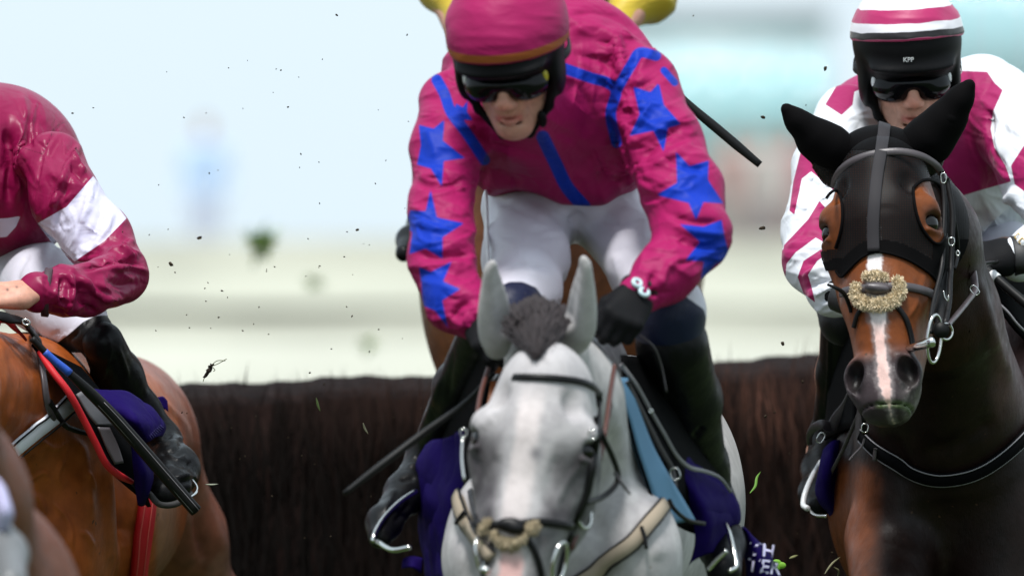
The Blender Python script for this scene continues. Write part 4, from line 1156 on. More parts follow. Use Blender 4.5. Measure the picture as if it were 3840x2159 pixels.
# ---- centre rider ---------------------------------------------------------
def centre_rider():
    t = thing('person', 'jockey in pink silks with blue stars crouching over the grey horse', 'person', P(2090, 800, 25.5), 'jockeys')
    F = frame(P(1884, 300, 24.96), yaw=11, pitch=-30, roll=-3, s=1.08)
    # body under the clothes
    def limbs(S, g):
        S.elp(2070, 360, 25.42, 340 - g, 310 - g, .15, .05); S.elp(2110, 600, 25.6, 250 - g, 170, .12, .05)
        S.cap(tow(F, (0, .14, -.13)), P(2060, 300, 25.35), .050, .07, .04)
        S.chain([(1700, 400, 25.3, 85), (1670, 700, 25.15, 78), (1655, 1000, 25.02, 62), (1800, 1205, 24.9, 52)], .03)
        S.chain([(2430, 340, 25.3, 90), (2530, 650, 25.15, 85), (2600, 920, 25.0, 68), (2385, 1110, 24.88, 52)], .03)
        S.chain([(1990, 780, 25.7, 130), (1965, 1080, 25.2, 110), (1840, 1230, 25.06, 75), (1722, 1450, 25.28, 58), (1606, 1705, 25.48, 40), (1500, 1880, 25.34, 38)], .03)
        S.chain([(2260, 780, 25.7, 130), (2440, 1000, 25.35, 110), (2505, 1210, 25.1, 95), (2560, 1500, 25.28, 75), (2672, 1890, 25.49, 48), (2700, 2020, 25.38, 44)], .03)
    B = Sculpt(); limbs(B, 0)
    FL = frv(P(2385, 1112, 24.87), P(2262, 1310, 24.74) - P(2385, 1112, 24.87), (-.35, .75, -.55), .95)
    FR = frv(P(1805, 1215, 24.89), P(1890, 1320, 24.76) - P(1805, 1215, 24.89), (.35, .75, -.55), .95)
    Hs = Sculpt(); human_head(Hs, F); hm = Hs.build(.0028, smooth=1)
    fine = Sculpt()
    for FF, sd in ((FL, -1), (FR, 1)):
        fingers(B, FF, side=sd)
    body = B.build(.0048, smooth=2)
    m = join([hm, body]); face_paint(m, F)
    part('body', m, M_skin, t)
    # silk jacket
    S = Sculpt()
    S.elp(2065, 335, 25.42, 415, 372, .20, .05)
    S.elp(2095, 560, 25.5, 345, 260, .17, .06)
    S.elp(1960, 490, 25.28, 190, 120, .10, .06)
    S.cap(tow(F, (0, .135, -.080)), P(2060, 340, 25.34), .064, .10, .03); S.cap(tow(F, (.01, .10, -.115)), P(2060, 400, 25.30), .050, .09, .03)
    S.cap(P(2160, 230, 25.75), P(2150, 560, 25.85), .12, .15, .06)
    S.chain([(1705, 400, 25.3, 135), (1680, 560, 25.2, 124), (1664, 800, 25.1, 118), (1658, 960, 25.02, 114)], .035)
    S.chain([(1662, 980, 25.02, 116), (1712, 1130, 24.95, 105), (1800, 1215, 24.9, 80)], .03)
    S.chain([(2400, 330, 25.3, 150), (2475, 520, 25.2, 142), (2555, 740, 25.1, 146), (2595, 880, 25.02, 128)], .035)
    S.chain([(2600, 900, 25.02, 125), (2500, 1020, 24.94, 108), (2392, 1106, 24.88, 78)], .03)
    S.half(P(2090, 772, 25.4), (-.02, .1, -1), .012)
    S.elp(1925, 862, 25.3, 215, 150, .6, .012, True); S.elp(2420, 842, 25.3, 185, 140, .6, .012, True)
    # arms hang below the hem: put them back after the hem cut
    S.chain([(1664, 760, 25.1, 118), (1658, 960, 25.02, 114)], .02)
    S.chain([(1662, 980, 25.02, 116), (1712, 1130, 24.95, 105), (1800, 1215, 24.9, 78)], .03)
    S.chain([(2545, 715, 25.1, 146), (2595, 880, 25.02, 128)], .02)
    S.chain([(2600, 900, 25.02, 125), (2500, 1020, 24.94, 108), (2392, 1106, 24.88, 78)], .03)
    j = S.build(.0036, smooth=2)
    wrinkle(j, (.25, .1, 1), 9, .0050, 61); j.creases(90, 5, (1530, 250, 1860, 1290), 10, .0065, 7, (80, 260)); j.creases(110, 6, (2300, 100, 2740, 1180), -12, .0065, 7, (80, 260)); j.creases(55, 7, (1820, 250, 2420, 760), 55, .006, 8, (120, 340)); j.creases(16, 8, (2100, 20, 2440, 330), 30, .0045, 10, (120, 300))
    j.strokes(gain=1.5, L=[([(2290, 470), (2330, 580), (2345, 690)], 26, -.007), ([(1815, 620), (1800, 700), (1790, 800)], 22, -.006),
               ([(2130, 60), (2230, 40), (2340, 80), (2430, 160)], 14, -.006), ([(2140, 120), (2230, 110), (2330, 170)], 26, .008), ([(2150, 200), (2260, 230), (2330, 300)], 16, -.005),
               ([(2300, 130), (2330, 230), (2300, 330)], 22, .008), ([(2400, 180), (2360, 300), (2380, 380)], 16, -.006),
               ([(2560, 480), (2480, 520), (2400, 600)], 15, -.006), ([(2600, 540), (2520, 580), (2440, 640)], 15, .006), ([(2640, 640), (2560, 620)], 14, -.004),
               ([(2700, 830), (2600, 830), (2500, 800)], 13, -.006), ([(2710, 880), (2610, 870), (2520, 850)], 12, .006), ([(2690, 930), (2600, 920), (2530, 890)], 12, -.005),
               ([(2560, 960), (2500, 1010), (2480, 1080)], 12, .005), ([(2460, 1010), (2440, 1070), (2470, 1120)], 11, -.006), ([(2420, 1050), (2420, 1110)], 9, .004), ([(2390, 1080), (2400, 1140)], 8, -.004),
               ([(1560, 950), (1640, 965), (1770, 950)], 14, -.007), ([(1555, 1000), (1640, 1000), (1740, 985)], 14, .006), ([(1560, 690), (1640, 700), (1740, 680)], 14, -.005), ([(1570, 660), (1650, 660)], 14, .005),
               ([(1700, 1190), (1720, 1150), (1760, 1130)], 11, -.008), ([(1740, 1220), (1760, 1170)], 9, .006), ([(1770, 1230), (1790, 1180)], 9, -.006),
               ([(1850, 560), (2000, 620), (2160, 720)], 40, .004), ([(1840, 640), (1960, 700)], 24, -.005), ([(2200, 560), (2260, 640), (2240, 740)], 28, -.006),
               ([(2120, 300), (2200, 420), (2200, 520)], 30, -.006), ([(1600, 480), (1640, 600)], 20, .004)])
    j.smooth(1)
    stars = [[(2382, 336), (2441, 355), (2469, 323), (2486, 398), (2544, 463), (2500, 475), (2485, 556), (2450, 485), (2370, 502), (2404, 429)],
             [(2541, 581), (2587, 631), (2652, 612), (2649, 677), (2702, 757), (2634, 752), (2609, 814), (2584, 755), (2474, 728), (2545, 687)],
             [(2577, 972), (2627, 910), (2560, 850), (2640, 858), (2700, 835), (2712, 900), (2730, 960), (2680, 985), (2628, 1045), (2640, 975)],
             [(1577, 478), (1627, 491), (1664, 460), (1658, 531), (1733, 590), (1661, 600), (1655, 687), (1617, 625), (1571, 612), (1584, 547)],
             [(1613, 723), (1635, 819), (1726, 839), (1654, 886), (1654, 959), (1597, 924), (1542, 943), (1552, 870), (1530, 845), (1545, 795), (1597, 799)],
             [(1578, 1010), (1619, 1026), (1689, 991), (1660, 1058), (1718, 1084), (1657, 1122), (1676, 1214), (1632, 1157), (1590, 1138), (1587, 1068)],
             [(1712, 392), (1736, 405), (1752, 380), (1750, 420), (1770, 450), (1735, 446), (1712, 470), (1712, 430)]]
    lines = [([(1638, 300), (1667, 354), (1692, 422), (1748, 497), (1817, 600)], 36), ([(2036, 515), (2084, 615), (2127, 702), (2190, 775)], 44),
             ([(2110, 255), (2214, 292), (2277, 311), (2310, 345), (2290, 430), (2312, 535)], 36), ([(2310, 345), (2340, 290), (2370, 240), (2400, 198), (2460, 210)], 34), ([(2490, 265), (2530, 310)], 24)]
    stars = [[(sum(q[0] for q in s_) / len(s_) * -.12 + p_[0] * 1.12, sum(q[1] for q in s_) / len(s_) * -.12 + p_[1] * 1.12) for p_ in s_] for s_ in stars]
    lines = [(p_, w_ * 1.15) for p_, w_ in lines]
    j.attr['pat'] = printed(j, stars, lines)
    j.attr['seam'] = printed(j, (), [([(2127, 90), (2145, 170), (2190, 280), (2250, 330)], 4)])
    part('silk_jacket', j, M_silk_pink, t)
    # helmet, cover, goggles
    hel, cm, l, zz = head_gear(t, F, .050)
    cm.attr['pat'] = np.minimum(zz - .004, .020 - zz) * (l[:, 1] < .14) - .0001
    part('cap_cover', cm, M_cap_pink, hel)
    gg = goggles(t, F, M_white_plastic, M_yellow_plastic, -.012)
    b_ = Sculpt(); b_.ell((.052, .036, -.104), (.009, .009, .018), .005, F=F); part('chin_cup', b_.build(.003), M_helmet, hel)
    # breeches with navy knee panels
    S = Sculpt()
    S.elp(2120, 750, 25.62, 290, 125, .19, .05)
    S.chain([(1985, 800, 25.66, 172), (1972, 960, 25.35, 150), (1962, 1080, 25.15, 128), (1900, 1180, 25.05, 110)], .04)
    S.chain([(2300, 800, 25.66, 160), (2440, 1000, 25.34, 150), (2500, 1170, 25.1, 128), (2520, 1290, 25.12, 112)], .04)
    b = S.build(.006, smooth=2); wrinkle(b, (.3, 0, 1), 12, .0022, 71); b.creases(40, 35, (1810, 700, 2640, 1110), 20, .0035, 9, (80, 220))
    b.strokes([([(1850, 740), (1990, 800), (2120, 850)], 18, -.005), ([(1880, 1010), (1960, 990), (2060, 1010)], 12, -.005), ([(1840, 760), (1834, 900), (1840, 1000)], 10, .004), ([(2180, 800), (2140, 840)], 20, -.012), ([(2240, 820), (2330, 840), (2420, 820)], 14, -.004)])
    px = PX(b.V)
    b.attr['navy'] = printed(b, [[(1870, 1075), (1910, 1056), (1960, 1056), (2010, 1078), (2045, 1125), (2060, 1300), (1700, 1300), (1720, 1230)], [(2380, 1170), (2440, 1140), (2500, 1120), (2570, 1110), (2640, 1160), (2700, 1400), (2350, 1400)]], front=False)
    part('breeches', b, M_breech, t)
    part('knee_zip', tube(curve([P(1822, 716, 25.45), P(1826, 800, 25.38), P(1828, 900, 25.28), P(1832, 1000, 25.18)], 6), .0035, 6), M_white_plastic, t)
    # boots
    boot(t, [(1830, 1235, 25.08, 105), (1722, 1450, 25.28, 88), (1604, 1710, 25.48, 68)], [(1604, 1705, 25.48, 68), (1520, 1850, 25.38, 70), (1440, 1960, 25.25, 58), (1425, 2010, 25.2, 46)], strokes=[([(1660, 1400), (1620, 1520), (1590, 1600)], 12, .004), ([(1700, 1300), (1680, 1500)], 10, -.003), ([(1600, 1700), (1560, 1720)], 9, -.006), ([(1580, 1740), (1530, 1750)], 9, .006), ([(1560, 1790), (1500, 1800)], 9, -.006), ([(1480, 1830), (1440, 1920)], 10, .005), ([(1540, 1880), (1480, 1960)], 10, -.006)], m_=M_boot)
    boot(t, [(2520, 1290, 25.12, 138), (2560, 1500, 25.28, 138), (2620, 1750, 25.45, 105), (2676, 1905, 25.49, 80)], [(2676, 1900, 25.49, 78), (2705, 2040, 25.36, 82), (2715, 2140, 25.24, 66)], strokes=[([(2440, 1300), (2480, 1420), (2500, 1600)], 8, .004), ([(2640, 1600), (2600, 1640)], 12, -.006), ([(2650, 1720), (2590, 1730)], 12, -.006)])
    for FF, sd, lab in ((FL, -1, None), (FR, 1, None)):
        G = Sculpt(); fingers(G, FF, r=.0095, side=sd, tips=False, grow=.0028)
        G.cap((0, 0, .012), (0, 0, .035), .034, .034, .012, asp=.8, F=FF)
        g = part('glove', G.build(.0038, smooth=2), M_glove, t)
        part('glove_strap', ring([tow(FF, (.038 * math.cos(a), .030 * math.sin(a), .022)) for a in np.linspace(0, 2 * math.pi, 20, endpoint=False)], .006, 6), M_strapk, g)
        if sd == -1:
            for dx, dz in ((-.011, .004), (.011, -.008)):
                c = tow(FF, (dx - .002, -.034, dz - .004))
                rr = [c + FF[1] @ np.array([.0085 * math.cos(a), 0, .0085 * math.sin(a)]) for a in np.linspace(0, 2 * math.pi, 14, endpoint=False)]
                part('glove_logo', ring(rr, .0045, 6), M_ltblue, g)
    return t, j, F
CR, CR_J, CR_F = centre_rider()

# ---- left rider ------------------------------------------------------------
def left_rider():
    t = thing('person', 'jockey on the left in maroon silks with a white sleeve band and bare hand', 'person', P(60, 1000, 27.2), 'jockeys')
    F = frame(P(-520, 560, 26.75), yaw=40, pitch=-15, s=1.05)
    B = Sculpt()
    B.elp(0, 640, 27.25, 230, 260, .15, .05); B.cap(tow(F, (0, .14, -.13)), P(-170, 600, 27.25), .05, .06, .05)
    B.chain([(210, 620, 27.0, 85), (372, 892, 26.9, 85), (462, 1030, 26.8, 66), (210, 1096, 26.59, 36), (150, 1100, 26.55, 36)], .03)
    B.chain([(-200, 640, 27.3, 85), (-330, 880, 27.0, 80), (-300, 1020, 26.8, 66), (-120, 1090, 26.6, 50)], .03)
    B.chain([(100, 960, 27.3, 110), (300, 1210, 26.92, 66), (440, 1410, 26.95, 52), (610, 1645, 27.0, 38), (648, 1780, 26.84, 40)], .03)
    B.chain([(-60, 960, 27.5, 120), (-280, 1250, 27.2, 90), (-240, 1600, 27.5, 60)], .03)
    FH = frv(P(108, 1102, 26.525), (-1, -.22, -.06), (.05, .55, -.83), 1.0)
    fingers(B, FH, curl=((40, 60, 40), (44, 62, 42), (48, 64, 44), (52, 66, 46)), side=-1, r=.0092)
    hm = Sculpt(); human_head(hm, F); hm = hm.build(.004, smooth=1)
    body = B.build(.0048, smooth=2)
    m = join([hm, body]); px = PX(m.V); n = fbm(m.V * 40, 15, 3)
    face_paint(m, F, [(sstep(n, -.2, .7) * .5, (.48, .215, .155)), (np.exp(-((px[:, 0] - 28) ** 2 + (px[:, 1] - 1086) ** 2) / 30), (.05, .03, .02)), (np.exp(-((px[:, 0] - 62) ** 2 + (px[:, 1] - 1076) ** 2) / 16), (.08, .04, .03))])
    part('body', m, M_skin, t)
    S = Sculpt()
    S.elp(0, 640, 27.25, 312, 322, .22, .05); S.elp(-200, 480, 27.15, 200, 150, .16, .08)
    S.elp(40, 800, 27.25, 190, 130, .18, .06)
    S.chain([(205, 610, 27.02, 118), (247, 748, 26.95, 128), (372, 892, 26.9, 122), (455, 1010, 26.82, 104)], .03)
    S.chain([(455, 1035, 26.8, 100), (330, 1085, 26.65, 90), (232, 1092, 26.6, 86), (205, 1094, 26.59, 68)], .025)
    S.chain([(205, 1096, 26.59, 68), (142, 1098, 26.55, 76)], .015)
    S.chain([(-210, 640, 27.3, 110), (-340, 880, 27.0, 105), (-310, 1020, 26.8, 90), (-150, 1080, 26.62, 60)], .03)
    S.half(P(150, 1098, 26.5), (-1, 0, .1), .004) if False else None
    j = S.build(.0036, smooth=2)
    wrinkle(j, (.5, .1, 1), 8, .0032, 81); j.creases(45, 15, (-20, 300, 350, 860), 70, .005, 8, (80, 240)); j.creases(30, 16, (140, 660, 480, 980), -55, .004, 8, (60, 180)); j.creases(60, 17, (200, 940, 580, 1190), 25, .0055, 7, (60, 200))
    j.strokes(gain=1.25, L=[([(235, 165 + 300 - 7), (185, 530), (160, 580), (130, 740)], 6, -.003),
               ([(55, 420), (75, 520), (70, 620), (60, 760)], 20, .012), ([(25, 480), (40, 600), (35, 760)], 18, -.014), ([(80, 350), (95, 440), (88, 540)], 14, .006), ([(110, 440), (110, 560)], 14, -.006),
               ([(320, 650), (290, 615), (265, 570)], 10, .009), ([(330, 690), (290, 640), (260, 620)], 12, -.010), ([(300, 540), (250, 640), (215, 740), (180, 810)], 14, .009), ([(240, 500), (200, 560), (180, 600)], 20, -.006), ([(270, 620), (235, 730), (190, 800)], 12, -.006),
               ([(345, 700), (330, 760), (300, 860), (270, 940)], 14, .007), ([(390, 740), (370, 830), (320, 930)], 16, -.006), ([(420, 790), (400, 860), (340, 940)], 12, .005),
               ([(540, 1000), (450, 975), (380, 985), (310, 1010)], 12, -.010), ([(530, 965), (470, 940), (400, 940)], 12, .008), ([(500, 900), (470, 930), (460, 960)], 12, .007), ([(555, 1020), (490, 1000), (400, 1010)], 12, .008),
               ([(260, 1020), (275, 1080), (255, 1170)], 10, .010), ([(300, 1030), (345, 1090), (400, 1120), (470, 1110)], 12, .010), ([(290, 1060), (310, 1130), (350, 1165)], 12, -.010), ([(235, 1040), (225, 1090), (235, 1150)], 8, -.007), ([(215, 1040), (208, 1090), (218, 1140)], 6, .006),
               ([(400, 1040), (450, 1070), (520, 1060)], 14, -.007), ([(160, 1040), (158, 1160)], 4, .002), ([(172, 1040), (170, 1160)], 4, -.0015)])
    j.smooth(1)
    j.attr['pat'] = printed(j, [[(350, 660), (475, 818), (390, 905), (280, 980), (210, 930), (140, 838), (250, 775)], [(-40, 822), (30, 818), (77, 810), (60, 850), (25, 888), (-40, 895)]])
    j.attr['seam'] = printed(j, (), [([(248, 456), (205, 480), (183, 530), (160, 580)], 3.2), ([(160, 578), (110, 562), (60, 545)], 2.5), ([(140, 838), (200, 905), (270, 972)], 3)])
    part('silk_jacket', j, M_silk_maroon, t)
    c = [P(196 + 6 * math.cos(a), 1094 + 68 * math.sin(a), 26.585) + np.array([0, .068 * K * 0, 0]) for a in (0,)]
    rr = []
    for a in np.linspace(0, 2 * math.pi, 28, endpoint=False):
        p0 = P(176 + 8 * math.sin(a), 1096, 26.57); rr.append(p0 + np.array([0, -.004 - .0500 * math.cos(a), .0480 * math.sin(a)]))
    rr = np.array(rr + rr[:1]); part('elastic_band', strap(rr, rr - P(176, 1096, 26.57), .016, .003), M_wband, t)
    hel, cm, l, zz = head_gear(t, F, .055); cm.attr['pat'] = np.full(len(cm.V), -.02); cm.attr['seam'] = np.full(len(cm.V), -.02)
    part('cap_cover', cm, M_silk_maroon, hel); goggles(t, F, M_white_plastic, M_white_plastic)
    S = Sculpt()
    S.chain([(60, 1000, 27.35, 160), (170, 1090, 27.08, 150), (270, 1190, 26.93, 112), (340, 1245, 26.86, 86)], .04)
    S.chain([(-40, 980, 27.55, 150), (-280, 1230, 27.25, 120)], .04)
    b = S.build(.005, smooth=2)
    b.strokes([([(230, 1290), (290, 1250), (350, 1190)], 5, -.004), ([(215, 1280), (255, 1250)], 5, .004), ([(190, 1260), (225, 1240)], 5, -.004), ([(250, 1280), (270, 1240)], 5, .004), ([(275, 1265), (300, 1225)], 5, -.004), ([(300, 1250), (320, 1210)], 5, .004), ([(110, 950), (70, 1010), (60, 1070)], 12, -.006), ([(190, 900), (160, 980)], 14, .005)])
    b.attr['navy'] = np.full(len(b.V), -.02)
    b.attr['navy'] = printed(b, [[(178, 1304), (215, 1285), (262, 1250), (310, 1208), (357, 1184), (460, 1180), (460, 1420), (160, 1420)]])
    o = part('breeches', b, M_breech_l, t)
    boot(t, [(385, 1285, 26.83, 80), (440, 1410, 26.94, 88), (530, 1540, 26.99, 66), (612, 1650, 27.0, 60)], [(610, 1645, 27.0, 60), (655, 1760, 26.86, 86), (640, 1820, 26.76, 66), (610, 1850, 26.72, 50)],
         strokes=[([(400, 1250), (415, 1310), (380, 1420), (330, 1480)], 5, .004), ([(440, 1300), (470, 1380), (480, 1420)], 8, .005), ([(650, 1620), (600, 1650), (560, 1660)], 8, -.008), ([(690, 1640), (620, 1665), (580, 1670)], 7, .008), ([(690, 1650), (650, 1690), (600, 1700)], 8, -.006), ([(620, 1690), (660, 1725), (700, 1710)], 8, .006), ([(640, 1720), (690, 1750), (720, 1730)], 8, -.006), ([(660, 1790), (710, 1780), (740, 1800)], 7, .006), ([(670, 1810), (720, 1800)], 7, -.005)], m_=M_boot)
    part('sole', tube(curve([P(560, 1850, 26.70), P(600, 1890, 26.68), P(660, 1888, 26.7), P(715, 1850, 26.76)], 6), .007, 8), M_sole, t)
    return t, j
M_breech_l = mat('white_breeches_black_knee', (.57, .56, .64), .50, spec=.3, sheen=.1, over=(('navy', (.003, .003, .0035)),), bumps=(((500, 500, 500), .05, .001, 2), ((20, 20, 20), .2, .008, 3, 1.0)), dirt=((.30, .25, .2), 80.0, .76))
LR, LR_J = left_rider()

# ---- right rider -----------------------------------------------------------
def right_rider():
    t = thing('person', 'jockey in white and pink silks and a hooped cap behind a hooded horse', 'person', P(3600, 900, 27.6), 'jockeys')
    F = frame(P(3422, 300, 27.2), yaw=-4, pitch=-18, roll=-3.5, s=1.09)
    B = Sculpt()
    B.elp(3440, 560, 27.6, 330, 300, .15, .05); B.cap(tow(F, (0, .14, -.13)), P(3450, 470, 27.5), .056, .09, .05)
    B.chain([(3170, 430, 27.4, 75), (3090, 650, 27.2, 80), (3050, 980, 27.0, 66), (3190, 1110, 26.85, 50)], .03)
    B.chain([(3740, 380, 27.5, 90), (3960, 760, 27.2, 80), (3900, 950, 27.05, 62), (3815, 965, 26.98, 50)], .03)
    B.chain([(3400, 850, 27.9, 120), (3180, 1130, 27.3, 100), (3140, 1400, 27.45, 72), (3090, 1700, 27.6, 55), (3060, 1860, 27.45, 50)], .03)
    B.chain([(3640, 850, 27.9, 120), (3900, 1080, 27.35, 100), (3980, 1500, 27.6, 70), (4000, 1800, 27.6, 55)], .03)
    FG = frv(P(3790, 962, 26.97), (-1, -.12, -.05), (0, .6, -.8), 1.08)
    FQ = frv(P(3200, 1115, 26.84), (.8, -.5, -.3), (0, .6, -.8), 1.0)
    fingers(B, FG, side=-1, curl=((25, 40, 40), (28, 44, 40), (30, 46, 40), (34, 50, 40))); fingers(B, FQ, side=1)
    hm = Sculpt(); human_head(hm, F); hm = hm.build(.0026, smooth=1)
    m = join([hm, B.build(.0055, smooth=2)]); face_paint(m, F)
    part('body', m, M_skin, t)
    S = Sculpt()
    S.elp(3450, 560, 27.62, 430, 330, .22, .05)
    S.elp(3560, 740, 27.75, 330, 190, .18, .06)
    S.elp(3690, 330, 27.6, 130, 120, .12, .05)
    S.chain([(3180, 440, 27.42, 120), (3105, 620, 27.25, 120), (3060, 860, 27.08, 114), (3052, 980, 27.0, 108)], .035)
    S.chain([(3052, 995, 27.0, 108), (3130, 1085, 26.9, 92), (3200, 1118, 26.84, 70)], .03)
    S.chain([(3735, 390, 27.5, 150), (3890, 640, 27.3, 145), (3985, 830, 27.18, 120)], .035)
    S.chain([(3985, 850, 27.18, 116), (3900, 945, 27.05, 100), (3825, 970, 26.98, 84)], .03)
    j = S.build(.0036, smooth=2)
    wrinkle(j, (.4, .1, 1), 10, .0032, 91); j.creases(80, 25, (2930, 400, 3220, 1170), -20, .005, 7, (60, 180)); j.creases(60, 26, (3500, 200, 3860, 950), 60, .0055, 8, (90, 260))
    j.strokes(gain=1.4, L=[([(3030, 1000), (3100, 960), (3150, 970)], 10, -.008), ([(3010, 1040), (3080, 1010), (3150, 1020)], 10, .007), ([(3020, 1080), (3100, 1050), (3160, 1060)], 9, -.007), ([(3050, 1110), (3120, 1080), (3160, 1090)], 8, .006), ([(3080, 1130), (3130, 1110)], 7, -.005),
               ([(2985, 900), (3050, 880), (3120, 920)], 12, -.006), ([(3030, 660), (3100, 710), (3140, 760)], 10, .007), ([(3000, 800), (3060, 760), (3110, 740)], 12, -.005),
               ([(3640, 880), (3700, 820), (3790, 740), (3840, 720)], 16, .010), ([(3600, 830), (3680, 800)], 12, -.005), ([(3700, 870), (3770, 810)], 14, -.007), ([(3710, 400), (3720, 540), (3770, 650)], 14, -.010), ([(3740, 480), (3740, 600), (3790, 690)], 14, .007),
               ([(3820, 880), (3840, 920)], 10, .006), ([(3810, 920), (3840, 950)], 8, -.006)])
    j.smooth(1)
    pink = [[(3238, 255), (3262, 263), (3273, 314), (3204, 345), (3197, 394), (3156, 432), (3095, 392), (3150, 300), (3200, 250)],
            [(3594, 266), (3702, 270), (3729, 311), (3760, 339), (3726, 415), (3715, 484), (3729, 553), (3771, 622), (3791, 681), (3681, 712), (3581, 743), (3400, 790), (3250, 700), (3330, 420), (3500, 300)],
            [(3920, 480), (3850, 530), (3791, 622), (3805, 691), (3850, 725), (3960, 700)],
            [(3005, 560), (3131, 681), (3128, 715), (3042, 643), (3007, 670), (2979, 805), (2960, 790), (2975, 680)],
            [(3073, 753), (3131, 820), (3180, 960), (3059, 891), (2983, 947), (2925, 1020), (2940, 919), (3031, 822)],
            [(3078, 935), (3013, 978), (2991, 1039), (3013, 1100), (3057, 1134), (3043, 1074), (3030, 1030), (3065, 978), (3115, 943)],
            [(2925, 940), (2975, 925), (2950, 980), (2945, 1040), (2930, 1040)]]
    j.attr['pat'] = printed(j, pink)
    part('silk_jacket', j, M_silk_white, t)
    hel, cm, l, zz = head_gear(t, F, .089)
    z = zz + .0014 * fbm(cm.V * 30, 3, 2)
    band = lambda a, b: np.minimum(z - a, b - z)
    cm.attr['blk'] = band(.0035, .0170); cm.attr['pip'] = band(-.02, .0035)
    cm.attr['pat'] = np.maximum(band(.0345, .061), band(.0800, .104))
    part('cap_cover', cm, M_cap_white, hel)
    goggles(t, F, M_white_plastic, M_white_plastic, -.010)
    # white lettering on the front of the helmet
    Vt, Ft = text_mesh('KPP', .0125, F)
    hl = []
    for v in Vt:
        x, z_ = v[0] - .010, v[1] + .049
        hl.append(tow(F, (x, .098 - .135 * math.sqrt(max(0, 1 - (x / .109) ** 2 - ((z_ - .052) / .115) ** 2)) - .0016 - v[2] * .4, z_)))
    part('lettering', Mesh(np.array(hl), Ft), M_white_plastic, hel, smooth=False)
    bk = [tow(F, v) for v in ((.094, .055, .008), (.100, .062, .008), (.102, .062, -.008), (.096, .055, -.010))]
    part('buckle', ring(curve(bk, 3, True), .0014, 5), M_steel, hel)
    S = Sculpt()
    S.chain([(3420, 860, 27.9, 160), (3190, 1110, 27.35, 120), (3170, 1200, 27.3, 100)], .04)
    S.chain([(3640, 860, 27.9, 160), (3900, 1090, 27.4, 120)], .04)
    b = S.build(.007, smooth=2); b.attr['navy'] = np.full(len(b.V), -.02)
    b.attr['navy'] = printed(b, [[(3000, 1120), (3400, 1120), (3400, 1500), (3000, 1500)], [(3740, 1010), (4100, 1010), (4100, 1400), (3740, 1400)]], front=False)
    part('breeches', b, M_breech_l, t)
    boot(t, [(3178, 1180, 27.3, 98), (3150, 1400, 27.42, 80), (3104, 1640, 27.55, 64)], [(3104, 1636, 27.55, 64), (3075, 1760, 27.45, 62), (3060, 1850, 27.35, 58), (3068, 1895, 27.28, 44)], strokes=[([(3110, 1250), (3108, 1400), (3095, 1550)], 6, .004), ([(3080, 1820), (3060, 1880)], 8, .005)])
    boot(t, [(3905, 1100, 27.4, 100), (3970, 1480, 27.55, 80), (3990, 1750, 27.6, 60)], [(3990, 1780, 27.58, 60), (4000, 1920, 27.4, 64)])
    for FF, sd in ((FG, -1), (FQ, 1)):
        G = Sculpt(); fingers(G, FF, r=.0095, side=sd, curl=((25, 40, 40), (28, 44, 40), (30, 46, 40), (34, 50, 40)), grow=.0028)
        G.cap((0, 0, -.01), (0, 0, .035), .040, .036, .012, asp=.8, F=FF)
        g = part('glove', G.build(.004, smooth=2), M_glove, t)
        part('glove_strap', strap(np.array([tow(FF, (.043 * math.cos(a), .034 * math.sin(a), .018)) for a in np.linspace(0, 2 * math.pi, 25)]), np.array([FF[1] @ np.array([math.cos(a), math.sin(a), 0]) for a in np.linspace(0, 2 * math.pi, 25)]), .034, .003), M_strapk, g)
        if sd == -1:
            for dx in (-.008, .008):
                c = FF[0] + FF[1] @ np.array([dx - .0, -.039 , .018]) + np.array([0, -.002, .004])
                rr = [c + np.array([.0085 * math.cos(a) * .9 , 0, .0085 * math.sin(a)]) + np.array([.35 * dx, 0, -.0 * dx]) for a in np.linspace(0, 2 * math.pi, 4, endpoint=False)]
                part('glove_logo', ring(rr, .0017, 5), M_gold, g)
    return t, j, F
RR, RR_J, RR_F = right_rider()

